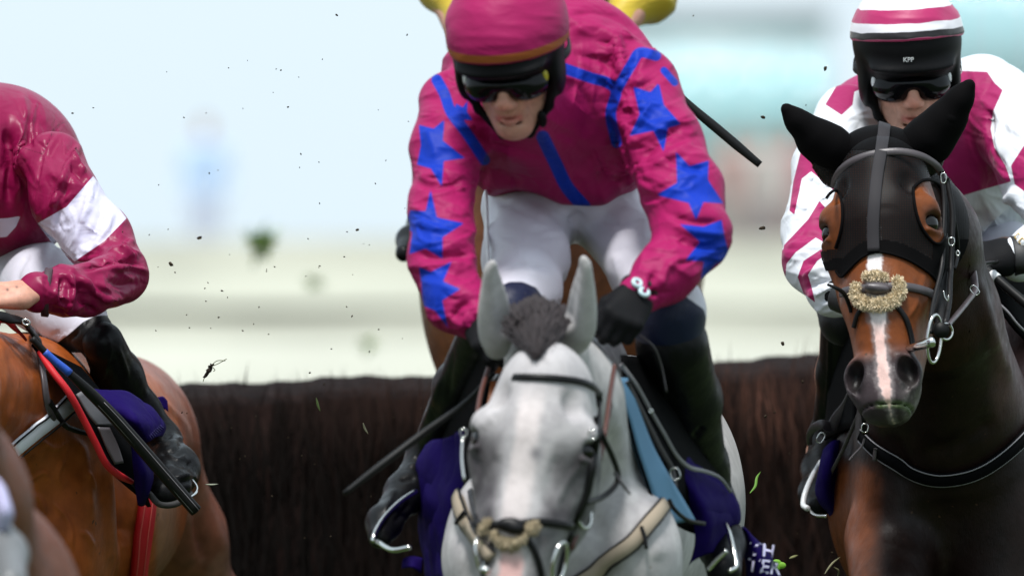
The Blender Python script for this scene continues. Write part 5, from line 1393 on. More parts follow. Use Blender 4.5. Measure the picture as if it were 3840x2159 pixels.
# ---- rider in yellow behind the centre --------------------------------------
def rear_rider():
    t = thing('person', 'jockey in yellow silks hidden behind the rider in pink, only the elbows showing', 'person', P(2080, 400, 29.3), 'jockeys')
    F = frame(P(1990, -330, 28.55), yaw=5, pitch=-15, s=1.05)
    B = Sculpt()
    B.elp(2060, 60, 29.1, 290, 260, .15, .05); B.cap(tow(F, (0, .14, -.13)), P(2050, -100, 29.0), .056, .09, .05)
    A1 = [(1820, -120, 28.95, 75), (1670, -20, 28.7, 62), (1800, 300, 28.5, 48)]
    A2 = [(2300, -120, 28.95, 75), (2410, -10, 28.7, 62), (2180, 290, 28.5, 46)]
    B.chain(A1, .03); B.chain(A2, .03)
    FA, FB = frv(P(1800, 300, 28.5), (.3, -.4, -.8), (0, .6, -.8)), frv(P(2180, 290, 28.5), (-.3, -.4, -.8), (0, .6, -.8))
    fingers(B, FA, side=1); fingers(B, FB, side=-1)
    B.chain([(1960, 280, 29.3, 110), (1800, 520, 28.8, 90), (1620, 800, 29.0, 48)], .03); B.chain([(2180, 280, 29.3, 110), (2380, 520, 28.8, 90), (2430, 820, 29.1, 60)], .03)
    hm = Sculpt(); human_head(hm, F); hm = hm.build(.005, smooth=1)
    m = join([hm, B.build(.007, smooth=2)]); face_paint(m, F); part('body', m, M_skin, t)
    S = Sculpt()
    S.elp(2060, 60, 29.1, 330, 300, .19, .05)
    S.chain([(1800, -140, 28.95, 115), (1680, -45, 28.72, 100), (1700, 0, 28.68, 70), (1795, 270, 28.5, 62)], .03)
    S.chain([(2310, -120, 28.95, 130), (2415, -18, 28.72, 112), (2380, 0, 28.70, 80), (2180, 270, 28.5, 60)], .03)
    j = S.build(.007, smooth=2); wrinkle(j, (.3, .1, 1), 9, .004, 95)
    part('silk_jacket', j, M_silk_yellow, t)
    hel, cm, l, zz = head_gear(t, F, .055); part('cap_cover', cm, M_silk_yellow, hel); goggles(t, F, M_white_plastic, M_white_plastic)
    S = Sculpt(); S.chain([(1970, 280, 29.3, 140), (1800, 520, 28.8, 115)], .04); S.chain([(2170, 280, 29.3, 140), (2380, 520, 28.8, 115)], .04)
    b = S.build(.01); b.attr['navy'] = np.full(len(b.V), -.02); part('breeches', b, M_breech_l, t)
    boot(t, [(1800, 540, 28.82, 100), (1640, 760, 29.0, 66), (1590, 840, 28.95, 55)], [(1590, 845, 28.95, 54), (1540, 900, 28.85, 46), (1515, 950, 28.75, 34)], vox=.007)
    boot(t, [(2380, 540, 28.82, 100), (2425, 800, 29.1, 70)], [(2425, 820, 29.1, 60), (2450, 930, 28.95, 60)], vox=.009)
    return t
YR = rear_rider()

# ---- rider of the near horse, only a grey boot at the frame edge -------------
def near_rider():
    t = thing('person', 'out of focus rider at the bottom left edge, only a grey boot showing', 'person', P(-420, 1500, 23.3), 'jockeys')
    F = frame(P(-560, 450, 22.5), yaw=20, pitch=-15, s=1.05)
    B = Sculpt()
    B.elp(-480, 820, 23.2, 300, 330, .16, .05); B.cap(tow(F, (0, .14, -.13)), P(-520, 640, 22.95), .06, .1, .05)
    B.chain([(-270, 680, 23.0, 90), (-200, 1000, 22.8, 75), (-380, 1180, 22.55, 55)], .03); B.chain([(-700, 680, 23.0, 90), (-780, 1000, 22.8, 75), (-620, 1180, 22.55, 55)], .03)
    fingers(B, frv(P(-380, 1180, 22.55), (-.3, -.5, -.5), (0, .6, -.8)), side=-1); fingers(B, frv(P(-620, 1180, 22.55), (.3, -.5, -.5), (0, .6, -.8)), side=1)
    B.chain([(-380, 1120, 23.5, 140), (-120, 1450, 22.7, 100), (-80, 1800, 22.6, 62), (-20, 2080, 22.3, 58)], .03); B.chain([(-560, 1120, 23.5, 140), (-800, 1450, 22.9, 100), (-800, 1900, 23.2, 62)], .03)
    hm = Sculpt(); human_head(hm, F); hm = hm.build(.006, smooth=1)
    m = join([hm, B.build(.009, smooth=2)]); face_paint(m, F); part('body', m, M_skin, t)
    S = Sculpt(); S.elp(-480, 820, 23.2, 340, 370, .2, .05)
    S.chain([(-270, 680, 23.0, 125), (-200, 1000, 22.8, 105), (-370, 1170, 22.57, 75)], .03); S.chain([(-700, 680, 23.0, 125), (-780, 1000, 22.8, 105), (-630, 1170, 22.57, 75)], .03)
    part('silk_jacket', S.build(.01, smooth=2), M_silk_yellow, t)
    hel, cm, l, zz = head_gear(t, F, .055); part('cap_cover', cm, M_silk_yellow, hel); goggles(t, F, M_white_plastic, M_white_plastic)
    S = Sculpt(); S.chain([(-380, 1130, 23.5, 170), (-135, 1440, 22.72, 125)], .04); S.chain([(-560, 1130, 23.5, 170), (-800, 1440, 22.92, 125)], .04)
    b = S.build(.011); b.attr['navy'] = np.full(len(b.V), -.02); part('breeches', b, M_breech_l, t)
    boot(t, [(-130, 1470, 22.7, 118), (-80, 1800, 22.55, 80), (-60, 1930, 22.4, 76)], [(-45, 1960, 22.3, 78), (10, 2080, 22.18, 86), (40, 2190, 22.05, 66)], vox=.008, m_=M_boot_grey)
    boot(t, [(-800, 1470, 22.9, 118), (-800, 1850, 23.15, 80)], [(-800, 1880, 23.2, 70), (-800, 2050, 23.0, 70)], vox=.012)
    return t
M_boot_grey = mat('grey_boot_leather', (.13, .135, .14), .4, spec=.5, bumps=((30, .2, .01),))
NR = near_rider()
# ============================================================ TACK
M_leather = mat('black_leather', (.005, .0045, .005), .45, spec=.22, over=(), bumps=((220, .25, .001),), rvar=.08)
M_leather_gr = mat('grey_brown_leather', (.060, .050, .055), .45, spec=.5, bumps=((220, .25, .001),), rvar=.08)
M_leather_br = mat('brown_leather', (.075, .022, .014), .45, spec=.45, bumps=((220, .2, .001),))
M_cream = mat('cream_webbing', (.29, .24, .18), .8, spec=.2, bumps=(((900, 900, 900), .3, .001),), dirt=((.25, .18, .12), 60., .7))
M_white_web = mat('white_webbing', (.72, .74, .80), .6, spec=.3, bumps=((600, .2, .001),), dirt=((.3, .26, .24), 60., .74))
M_piping = mat('pale_piping', (.22, .21, .225), .5)
M_bk_cloth = mat('black_cloth', (.0025, .0025, .003), .8, spec=.05, bumps=((500, .3, .001),))
M_pad_grey = mat('grey_pad', (.10, .10, .11), .6, bumps=((500, .2, .001),))
M_pad_blue = mat('pale_blue_pad', (.085, .20, .32), .7, bumps=((300, .3, .002),))
M_red = mat('red_webbing', (.50, .010, .018), .55, spec=.35, bumps=(((500, 500, 800), .35, .0015),))
M_purple = mat('purple_cloth', (.0085, .0027, .066), .75, spec=.06, bumps=((500, .2, .001), (14, .3, .012, 4, 1.0)))
M_purple_stitch = mat('purple_thread', (.10, .08, .28), .7)
M_lilac_print = mat('lilac_white_print', (.62, .58, .78), .6)
M_fleece = mat('tan_fleece', (.50, .38, .22), .9, spec=.1, vcol=True)
M_rubber = mat('black_rubber', (.006, .006, .006), .5, spec=.2)
M_blue_tape = mat('blue_tape', (.015, .075, .42), .5, bumps=(((60, 60, 900), .4, .001),))
M_net = None
GB, BB, LB = GREY_M.bvh(), BAY_M.bvh(), LEFT_M.bvh()
def band(name, bvh, pts, wpx, m, parent, off=.003, dflt=None, th=.004, label=None, n=6, face=False):
    c, nn = drape(bvh, pts, off, dflt, n)
    nn = nn + np.array([0, -.7, 0]); nn = nn / np.linalg.norm(nn, axis=1, keepdims=True)
    w_ = (np.interp(np.linspace(0, 1, len(c)), np.linspace(0, 1, len(np.atleast_1d(wpx))), np.atleast_1d(wpx)) * K * c[:, 1])
    return part(name, strap(c, nn, w_, th), m, parent, label)
def cord(name, bvh, pts, rpx, m, parent, off=.003, dflt=None, n=6, nseg=8):
    c, nn = drape(bvh, pts, off, dflt, n)
    r = (np.interp(np.linspace(0, 1, len(c)), np.linspace(0, 1, len(np.atleast_1d(rpx))), np.atleast_1d(rpx)) * K * c[:, 1])
    return part(name, tube(c, r, nseg), m, parent)
def oval(name, sx, sy, d, rx, ry, rpx, m, parent, tilt=0.0, turn=0.0):
    a = np.linspace(0, 2 * math.pi, 28, endpoint=False); t = math.radians(tilt)
    x, y = rx * np.cos(a), ry * np.sin(a)
    X, Y = x * math.cos(t) - y * math.sin(t), x * math.sin(t) + y * math.cos(t)
    pts = np.array([P(sx + u, sy + v, d + turn * math.cos(q)) for u, v, q in zip(X, Y, a)])
    return part(name, ring(pts, rpx * K * d, 8), m, parent)
def buckle(bvh, sx, sy, w_, h, parent, d=None, tilt=0, m=None):
    c, nn = drape(bvh, [(sx, sy, d) if d else (sx, sy), (sx + 1, sy + 1, d) if d else (sx + 1, sy + 1)], .007, d, 1)
    dd = c[0][1]; t = math.radians(tilt)
    q = [P(sx + u * math.cos(t) - v * math.sin(t), sy + u * math.sin(t) + v * math.cos(t), dd) for u, v in ((-w_, -h), (w_, -h), (w_, h), (-w_, h))]
    return part('buckle', ring(curve(q, 3, True), 2.4 * K * dd, 6), m or M_steel, parent)
def fleece(name, spots, parent, bvh, n=520, ln=24, tone=1.0):
    """woolly tufts: many short tapering curls around the given photo spots"""
    S = Sculpt(); pts = []
    for sx, sy, r in spots:
        c, nn = drape(bvh, [(sx, sy), (sx + 1, sy)], .006, None, 1)
        S.ell(c[0], (1.15 * r * K * c[0][1],) * 3, .01); pts.append((c[0], r * K * c[0][1], nn[0]))
    core = S.build(.003, smooth=1); core.disp(.003 * fbm(core.V * 160, 3, 2))
    core.col = tone * np.tile([.52, .42, .27], (len(core.V), 1)) * (1 + .25 * fbm(core.V * 220, 5, 2))[:, None]
    Nn = core.normals(); fr = np.where(Nn[:, 1] < .5)[0]; ix = rng.choice(fr, n)
    d = Nn[ix] + rng.normal(0, .55, (n, 3)); d /= np.linalg.norm(d, axis=1, keepdims=True)
    B = core.V[ix]; T = B + d * (ln * K * 26 * rng.uniform(.4, 1.0, (n, 1)))
    bl = blades(B, T, np.full(n, .0020))
    sh = np.repeat(rng.uniform(.75, 1.25, n), 5)[:, None]
    bl.col = tone * np.array([.66, .55, .38]) * sh
    return part(name, join([core, bl]), M_fleece, parent)

def draped_sheet(rows, bvh, off, th):
    """a sheet whose points are pressed on to the body below wherever the body stands proud of them"""
    out = []
    for r in rows:
        q = []
        for p in r:
            sx, sy = PX(p[None])[0]; c, nn = drape(bvh, [(sx, sy), (sx + 1, sy)], off, p[1], 1)
            q.append(c[0] if c[0][1] < p[1] else p)
        out.append(q)
    return sheet(out, th)
# ---- grey horse's bridle
t = thing('bridle', 'black leather bridle with tan fleece noseband on the grey horse', 'bridle', P(1990, 1700, 24.35), 'bridles')
bb = band('browband', GB, [(1798, 1410), (1860, 1416), (2010, 1416), (2120, 1424), (2205, 1442), (2245, 1482)], 27, M_leather, t)
band('cheekpiece', GB, [(2238, 1475), (2240, 1560), (2232, 1660), (2214, 1760), (2190, 1860), (2150, 1955), (2122, 2030), (2100, 2110), (2085, 2200)], 30, M_leather, t, .004)
band('cheekpiece', GB, [(1800, 1412), (1770, 1500), (1742, 1620), (1752, 1740), (1770, 1850), (1795, 1960), (1800, 2050)], 22, M_leather, t, .004)
band('throat_lash', GB, [(2232, 1560, 24.42), (2262, 1640, 24.42), (2300, 1720, 24.48), (2318, 1800, 24.55), (2262, 1862, 24.5), (2190, 1885, 24.38)], 22, M_leather, t)
band('strap_end', None, [(2305, 1770, 24.5), (2330, 1810, 24.5), (2362, 1850, 24.52)], [16, 8], M_leather_gr, t)
band('noseband', GB, [(1785, 1962), (1850, 1968), (1915, 1966), (2010, 1955), (2080, 1962), (2140, 1972)], 30, M_leather, t, .004)
S = Sculpt(); c, _ = drape(GB, [(1915, 1968), (1916, 1968)], .008, None, 1)
S.ell(c[0], (52 * K * 24.2, .012, 28 * K * 24.2), .01); S.ell(c[0] + np.array([.012, -.003, -.008]), (.016, .012, .010), .01)
nb = part('noseband_pad', S.build(.003), M_leather, t)
fleece('fleece', [(1825, 1985, 20), (1860, 2010, 16), (1888, 2034, 20), (1925, 2040, 22), (1958, 2020, 16), (1990, 1985, 22), (2002, 1965, 14), (1840, 1960, 14)], nb, GB, 1000, 12, .55)
band('flash_strap', GB, [(1955, 1992), (1990, 2040), (2015, 2100), (2028, 2170), (2030, 2230)], 24, M_leather, t, .004)
band('flash_strap', GB, [(1850, 2035), (1828, 2070), (1818, 2120), (1815, 2190)], 16, M_leather, t, .004)
oval('bit_ring', 2098, 2108, 24.24, 24, 78, 7, M_steel, t, 12, .02)
oval('bit_ring', 2190, 1925, 24.42, 26, 54, 6, M_steel, t, -8, .02)
oval('bit_ring', 1800, 2075, 24.28, 16, 60, 6, M_steel, t, -6, .02)
part('bit', tube([P(1806, 2132, 24.23), P(1830, 2140, 24.22)], 16 * K * 24.2, 10), M_steel, t)
part('bit_cheek', tube(curve([P(1735, 1640, 24.40), P(1733, 1720, 24.38), P(1742, 1800, 24.36)], 5), 6 * K * 24.3, 8), M_steel, t)
buckle(GB, 1738, 1622, 10, 12, t, 24.36); buckle(GB, 2222, 1628, 13, 15, t)
for sgn, pts in ((1, [(2304, 1372, 24.72), (2288, 1470, 24.62), (2274, 1580, 24.54), (2256, 1680, 24.50), (2236, 1770, 24.48), (2200, 1900, 24.46), (2140, 2060, 24.40)]), (-1, [(1850, 1330, 24.92), (1800, 1500, 24.76), (1785, 1700, 24.62), (1800, 1900, 24.5), (1812, 2050, 24.36)])):
    c = curve([P(*q) for q in pts], 6); part('rein', strap(c, np.tile([sgn * .5, -1.0, 0], (len(c), 1)), 19 * K * 24.5, .004), M_leather_br, t)

# ---- breast strap of the grey
t = thing('breastplate', 'cream padded breast strap with dark edging across the grey chest', 'breastplate', P(2080, 2100, 24.85), 'breastplates')
for pts, wd in (([(2520, 1840), (2482, 1895), (2425, 1975), (2335, 2065), (2230, 2145), (2120, 2210)], [40, 54, 58, 60]), ([(1716, 1800), (1728, 1880), (1752, 1950), (1800, 2020), (1850, 2090)], [30, 52, 58, 50])):
    o = band('chest_pad', GB, pts, wd, M_cream, t, .004, 24.8, .010)
    c, nn = drape(GB, pts, .010, 24.8)
    T = np.gradient(c, axis=0); T /= np.linalg.norm(T, axis=1, keepdims=True); Sd = np.cross(T, nn); Sd /= np.linalg.norm(Sd, axis=1, keepdims=True)
    w2 = np.interp(np.linspace(0, 1, len(c)), np.linspace(0, 1, len(wd)), wd)[:, None] * K * 24.8 / 2
    for s in (-1, 1): part('binding', tube(c + Sd * w2 * s, 6.5 * K * 24.8, 6), M_leather, o)
band('keeper', GB, [(2398, 1985), (2412, 2020), (2418, 2060)], 14, M_leather, t, .016, 24.8)
band('keeper', GB, [(1736, 1960), (1765, 1925)], 12, M_leather, t, .016, 24.8)
band('girth_strap', None, [(2508, 1870, 24.98), (2530, 1910, 24.98), (2580, 1950, 25.05), (2640, 1962, 25.12)], 16, M_leather, t)
buckle(None, 2532, 1775, 14, 18, t, 25.0, -20)

# ---- saddle of the grey: seat, flaps, blue pad, leathers, stirrups
t = thing('saddle', 'black racing saddle with pale blue pad on the grey horse', 'saddle', P(2110, 1500, 25.6), 'saddles')
S = Sculpt(); S.cap(P(2120, 1430, 25.35), P(2140, 1400, 25.75), .10, .12, .05); S.elp(2110, 1400, 25.3, 90, 70, .06, .04)
part('seat', S.build(.008, smooth=2), M_leather, t)
part('flap', sheet([[P(2330, 1330, 25.0), P(2420, 1340, 25.15), P(2560, 1380, 25.35), P(2640, 1480, 25.5)], [P(2350, 1500, 24.97), P(2440, 1500, 25.08), P(2600, 1520, 25.32), P(2680, 1600, 25.48)],
                    [P(2400, 1680, 24.98), P(2490, 1680, 25.06), P(2620, 1700, 25.3), P(2720, 1740, 25.46)], [P(2450, 1800, 25.02), P(2530, 1830, 25.1), P(2640, 1860, 25.3), P(2740, 1880, 25.45)], [P(2520, 1960, 25.12), P(2580, 1990, 25.2), P(2650, 2010, 25.34), P(2740, 2010, 25.45)]], .006), M_bk_cloth, t)
part('flap', sheet([[P(1840, 1300, 25.0), P(1790, 1310, 25.12), P(1720, 1360, 25.32)], [P(1830, 1460, 24.98), P(1770, 1470, 25.1), P(1690, 1520, 25.34)], [P(1790, 1640, 25.0), P(1730, 1660, 25.15), P(1640, 1690, 25.4)], [P(1760, 1900, 25.06), P(1700, 1920, 25.2), P(1600, 1960, 25.42)], [P(1740, 2120, 25.1), P(1680, 2140, 25.25), P(1600, 2150, 25.4)]], .006), M_bk_cloth, t)
part('pad', sheet([[P(2290, 1420, 24.93), P(2345, 1420, 24.99)], [P(2345, 1540, 24.93), P(2385, 1530, 24.98)], [P(2385, 1680, 24.94), P(2440, 1670, 24.99)], [P(2425, 1800, 24.95), P(2500, 1780, 25.01)], [P(2460, 1900, 24.97), P(2560, 1880, 25.06)], [P(2490, 1965, 24.99), P(2600, 1950, 25.10)]], .012), M_pad_blue, t)
cord('pad_piping', None, [(2290, 1420, 24.92), (2345, 1540, 24.92), (2383, 1680, 24.93), (2423, 1800, 24.94), (2458, 1905, 24.96), (2485, 1970, 24.98), (2600, 1958, 25.09)], 6, M_bk_cloth, t)
band('stirrup_leather', None, [(2328, 1365, 24.98), (2385, 1440, 25.0), (2438, 1535, 25.03), (2490, 1625, 25.06), (2535, 1705, 25.1), (2585, 1752, 25.15), (2640, 1765, 25.2), (2700, 1790, 25.25), (2738, 1840, 25.3)], [17, 15, 15, 15, 17, 14, 12], M_piping, t, label='worn grey leather crossing the dark flap')
band('strap', None, [(2350, 1430, 24.97), (2420, 1570, 25.0), (2480, 1690, 25.03), (2520, 1760, 25.06), (2530, 1850, 25.06), (2505, 1880, 25.02)], 20, M_leather_gr, t)
part('boot_line', tube(curve([P(2400, 1255, 24.96), P(2452, 1300, 24.96), P(2480, 1370, 24.99), P(2500, 1470, 25.0)], 6), 4 * K * 25, 6), M_leather_gr, t)
oval('rivet', 2440, 1540, 25.0, 6, 6, 4, M_steel, t)
for nm, pts, r in (('stirrup_iron', [(2722, 1965, 25.22), (2735, 2000, 25.18), (2750, 2060, 25.15), (2760, 2120, 25.13), (2735, 2140, 25.12)], 10), ('stirrup_iron', [(1560, 1840, 25.30), (1500, 1880, 25.25), (1440, 1940, 25.2), (1405, 2000, 25.15), (1400, 2030, 25.14)], 10)):
    part(nm, tube(curve([P(*q) for q in pts], 6), r * K * 25, 8), M_steel_dull, t) if 'M_steel_dull' in globals() else part(nm, tube(curve([P(*q) for q in pts], 6), r * K * 25, 8), M_steel, t)
part('stirrup_tread', tube(curve([P(2655, 2135, 25.15), P(2690, 2095, 25.14), P(2726, 2062, 25.13)], 6), 10 * K * 25, 8), M_steel, t)
part('stirrup_tread', tube(curve([P(1415, 2030, 25.15), P(1470, 2060, 25.12), P(1540, 2050, 25.1)], 6), 10 * K * 25, 8), M_steel, t)

# ---- saddlecloths
def cloth_tag(m, label, c):
    return solo('saddlecloth', m, M_purple, label, 'saddlecloth', 'purple saddlecloths')
m = sheet([[P(2500, 1640, 25.14), P(2560, 1700, 25.2), P(2630, 1755, 25.27), P(2700, 1790, 25.32)], [P(2560, 1790, 25.16), P(2610, 1810, 25.19), P(2690, 1850, 25.26), P(2760, 1890, 25.34)], [P(2590, 1890, 25.18), P(2640, 1900, 25.16), P(2700, 1930, 25.24), P(2775, 1950, 25.36)],
           [P(2600, 2010, 25.2), P(2650, 2000, 25.2), P(2690, 2010, 25.27), P(2740, 1990, 25.36)], [P(2580, 2120, 25.22), P(2640, 2080, 25.22), P(2690, 2070, 25.3), P(2720, 2050, 25.38)]], .003)
m.disp(.008 * fbm(m.V * 14, 33, 2)); cloth_tag(m, 'deep purple saddlecloth hanging beside the right boot of the pink rider', None)
m = sheet([[P(1740, 1618, 25.12), P(1690, 1632, 25.2), P(1640, 1650, 25.28), P(1596, 1668, 25.36)], [P(1745, 1700, 25.1), P(1690, 1700, 25.2), P(1630, 1730, 25.26), P(1570, 1740, 25.38)], [P(1740, 1850, 25.1), P(1680, 1860, 25.14), P(1620, 1880, 25.26), P(1568, 1880, 25.38)], [P(1720, 2000, 25.1), P(1670, 2010, 25.18), P(1620, 2020, 25.28), P(1580, 2030, 25.4)], [P(1690, 2170, 25.1), P(1660, 2170, 25.18), P(1630, 2175, 25.28), P(1600, 2170, 25.36)]], .003)
m.disp(.010 * fbm(m.V * 14, 34, 2)); cloth_tag(m, 'dark purple saddlecloth between the grey horse and the left boot of the pink rider', None)
m = sheet([[P(2785, 1972, 25.40), P(2800, 1985, 25.36), P(2822, 2010, 25.38)], [P(2790, 2060, 25.40), P(2830, 2050, 25.36), P(2872, 2058, 25.40)], [P(2800, 2140, 25.40), P(2855, 2120, 25.36), P(2906, 2118, 25.42)], [P(2800, 2230, 25.42), P(2860, 2210, 25.38), P(2945, 2200, 25.44)]], .003)
fl = solo('saddlecloth', m, M_purple, 'flying end of a purple saddlecloth with white lettering at the bottom', 'saddlecloth', 'purple saddlecloths')
bvf = m.bvh()
def write_on(bv, txt, sx, sy, hpx, rot, parent, d0, mt, shear=0.0):
    V, Fc = text_mesh(txt, 1.0, None, .0)
    out = []; r = math.radians(rot)
    for v in V:
        x, y = v[0] * hpx * 1.35, -v[1] * hpx * 1.35
        u, w_ = sx + x * math.cos(r) - y * math.sin(r), sy + x * math.sin(r) + y * math.cos(r)
        c, nn = drape(bv, [(u, w_), (u + .5, w_)], .0025, d0, 1); out.append(c[0])
    return part('lettering', Mesh(np.array(out), Fc), mt, parent, smooth=False)
write_on(bvf, 'TH', 2856, 2084, 52, 8, fl, 25.38, M_lilac_print)
write_on(bvf, 'TER', 2862, 2146, 52, 8, fl, 25.38, M_lilac_print)
m = sheet([[P(1512, 2092, 25.3), P(1545, 2085, 25.3), P(1585, 2090, 25.3)], [P(1508, 2130, 25.3), P(1545, 2125, 25.28), P(1580, 2150, 25.3)]], .003)
cloth_tag(m, 'small lilac corner of cloth below the left boot of the pink rider', None)

# ---- whips
def whip(pts, rpx, label, tape=None, d_asp=1.0):
    c = curve([P(*q) for q in pts], 8); r = np.interp(np.linspace(0, 1, len(c)), np.linspace(0, 1, len(rpx)), rpx) * K * c[:, 1]
    o = thing('whip', label, 'whip', c[0], 'riding whips')
    part('shaft', tube(c, r, 10), M_rubber, o)
    if tape is not None:
        a, b = tape; i0, i1 = int(a * len(c)), int(b * len(c))
        part('grip_tape', tube(c[i0:i1], r[i0:i1] * 1.12, 10), M_blue_tape, o)
    return o, c, r
whip([(1290, 1850, 24.9), (1450, 1728, 24.92), (1600, 1615, 24.95), (1750, 1508, 24.95), (1850, 1400, 24.88)], [10, 15, 15, 14, 12, 11], 'black whip pointing down to the left from the hand of the pink rider')
o, c, r = whip([(2440, 240, 27.0), (2560, 372, 27.0), (2700, 492, 27.0), (2850, 618, 27.0)], [7, 14, 17, 19, 19, 14], 'black whip sticking out behind the right arm of the pink rider')
o, c, r = whip([(120, 1268, 26.42), (185, 1335, 26.43), (275, 1412, 26.45), (420, 1555, 26.5), (600, 1760, 26.55), (735, 1915, 26.58)], [13, 13, 13, 15, 22, 24, 25, 25, 24], 'long black whip with blue grip tape lying along the left rider boot', (.16, .40))
for s in (-1, 1):
    cc = c[int(len(c) * .55):] + np.array([s * .006, -.0115, s * .003]); part('stitching', tube(cc, .0009, 5), M_piping, o)

# ---- left horse: saddle, girth, breast strap
t = thing('saddle', 'black saddle with red edged pad on the left bay horse', 'saddle', P(350, 1500, 27.0), 'saddles')
flap = [[P(120, 1290, 26.60), P(200, 1330, 26.62), P(300, 1380, 26.72)], [P(190, 1380, 26.56), P(290, 1440, 26.60), P(400, 1500, 26.72)], [P(262, 1478, 26.56), P(360, 1540, 26.62), P(470, 1600, 26.74)], [P(315, 1580, 26.58), P(420, 1650, 26.64), P(520, 1720, 26.76)], [P(362, 1668, 26.60), P(450, 1740, 26.68), P(540, 1800, 26.78)], [P(402, 1750, 26.62), P(460, 1800, 26.70), P(550, 1860, 26.80)], [P(490, 1812, 26.70), P(520, 1850, 26.74), P(560, 1900, 26.82)]]
part('flap', draped_sheet(flap, LB, .010, .008), M_bk_cloth, t)
part('grey_panel', sheet([[P(285, 1478, 26.52), P(312, 1462, 26.53)], [P(335, 1560, 26.53), P(385, 1540, 26.55)], [P(362, 1592, 26.54), P(428, 1594, 26.57)]], .004), M_pad_grey, t)
part('leather_panel', sheet([[P(366, 1600, 26.535), P(410, 1602, 26.55)], [P(400, 1680, 26.545), P(442, 1672, 26.57)], [P(432, 1740, 26.56), P(462, 1735, 26.58)]], .004), M_leather_gr, t)
c = curve([P(145, 1320, 26.55), P(200, 1396, 26.51), P(258, 1472, 26.50), P(310, 1566, 26.52), P(358, 1660, 26.54), P(398, 1738, 26.56), P(445, 1780, 26.60), P(494, 1806, 26.66)], 8)
part('red_edge', tube(c, 14 * K * 26.5 * np.interp(np.linspace(0, 1, len(c)), [0, .1, .9, 1], [.6, 1, 1, .7]), 10), M_red, t)
g, gn = drape(LB, [(548, 1830), (542, 1900), (532, 1980), (520, 2070), (508, 2160), (500, 2240)], .006, 26.95)
gi = part('girth', strap(g, gn, 84 * K * 27, .010), M_red, t)
for s, q in ((-.12, 1), (.36, 1)):
    T = np.gradient(g, axis=0); T /= np.linalg.norm(T, axis=1, keepdims=True); Sd = np.cross(T, gn)
    part('stitching', tube(g + gn * .0105 + Sd * 84 * K * 27 * s, .0012, 5), mat('stitch_red', (.62, .12, .10), .6) if s < 0 else bpy.data.materials['stitch_red'], gi)
part('stirrup_iron', tube(curve([P(722, 1800, 26.70), P(740, 1828, 26.66), P(730, 1852, 26.62), P(690, 1880, 26.58)], 5), 5 * K * 26.6, 6), M_steel, t)
t = thing('breastplate', 'white breast strap with black edges on the shoulder of the left bay', 'breastplate', P(180, 1570, 26.6), 'breastplates')
pts = [(40, 1672), (80, 1640), (130, 1600), (200, 1548), (258, 1497), (312, 1462)]
wb = band('web', LB, pts, 66, M_white_web, t, .012, 26.55, .005)
c, nn = drape(LB, pts, .020, 26.55); nn = nn + np.array([0, -.7, 0]); nn /= np.linalg.norm(nn, axis=1, keepdims=True); T = np.gradient(c, axis=0); T /= np.linalg.norm(T, axis=1, keepdims=True); Sd = np.cross(T, nn); Sd /= np.linalg.norm(Sd, axis=1, keepdims=True)
for s in (-1, 1): part('binding', tube(c + Sd * s * 33 * K * 26.6, 4 * K * 26.6, 6), M_leather, wb)
band('hanging_strap', LB, [(98, 1206), (112, 1250), (124, 1310), (133, 1370), (141, 1430), (148, 1480), (160, 1530), (178, 1568)], [16, 20, 24, 24, 26, 30, 26], M_leather_gr, t, .014, 26.5)
band('strap_end', LB, [(155, 1505), (182, 1550), (215, 1590), (262, 1612), (316, 1626)], [24, 24, 22, 20, 16], M_leather, t, .018, 26.5)
for sx, sy in ((132, 1340), (135, 1372), (139, 1404), (171, 1525), (177, 1545), (229, 1592)):
    c, nn = drape(LB, [(sx, sy), (sx + 1, sy)], .0195, 26.5, 1); part('hole', ball(c[0] + nn[0] * .002, .0012, 8, 5), M_steel, t)
buckle(LB, 262, 1490, 22, 14, t, None, -40, M_rubber); buckle(LB, 180, 1564, 16, 20, t, None, -35, M_rubber)
oval('ring', 98, 1208, 26.45, 14, 10, 4, M_steel, t, 15)
m = sheet([[P(330, 1452, 26.60), P(410, 1466, 26.62), P(490, 1482, 26.66), P(560, 1518, 26.72)], [P(390, 1500, 26.57), P(470, 1505, 26.60), P(540, 1535, 26.64), P(605, 1568, 26.72)], [P(470, 1590, 26.58), P(510, 1580, 26.54), P(560, 1590, 26.60), P(618, 1600, 26.72)], [P(540, 1660, 26.62), P(560, 1655, 26.60), P(585, 1640, 26.64), P(605, 1630, 26.72)]], .004)
m.disp(.006 * fbm(m.V * 16, 43, 2)); o = cloth_tag(m, 'purple saddlecloth with stitched hem under the left rider boot', None)
for i in range(8):
    f = i / 7.0; a = P(612 - 44 * f, 1604 + 52 * f, 26.56); b = P(600 - 44 * f, 1592 + 46 * f, 26.55)
    c, nn = drape(m.bvh(), [(612 - 44 * f, 1604 + 40 * f), (598 - 40 * f, 1594 + 36 * f)], .0015, 26.6, 3); part('stitch', tube(c, .0006, 5), M_purple_stitch, o)
m = sheet([[P(490, 1660, 26.66), P(530, 1690, 26.66), P(572, 1760, 26.70)], [P(500, 1740, 26.62), P(540, 1760, 26.60), P(572, 1800, 26.68)], [P(508, 1820, 26.66), P(535, 1830, 26.64), P(556, 1850, 26.68)], [P(518, 1890, 26.72), P(530, 1895, 26.72), P(542, 1890, 26.72)]], .004)
cloth_tag(m, 'pointed lower fold of purple cloth above the red girth', None)
m = sheet([[P(590, 1488, 27.2), P(612, 1486, 27.2), P(628, 1502, 27.2)], [P(600, 1530, 27.2), P(620, 1535, 27.2), P(632, 1545, 27.2)]], .004)
cloth_tag(m, 'scrap of purple cloth showing behind the shin of the left rider', None)
t = thing('bridle', 'red and black reins gathered under the bare hand of the left rider', 'bridle', P(30, 1215, 26.5), 'bridles')
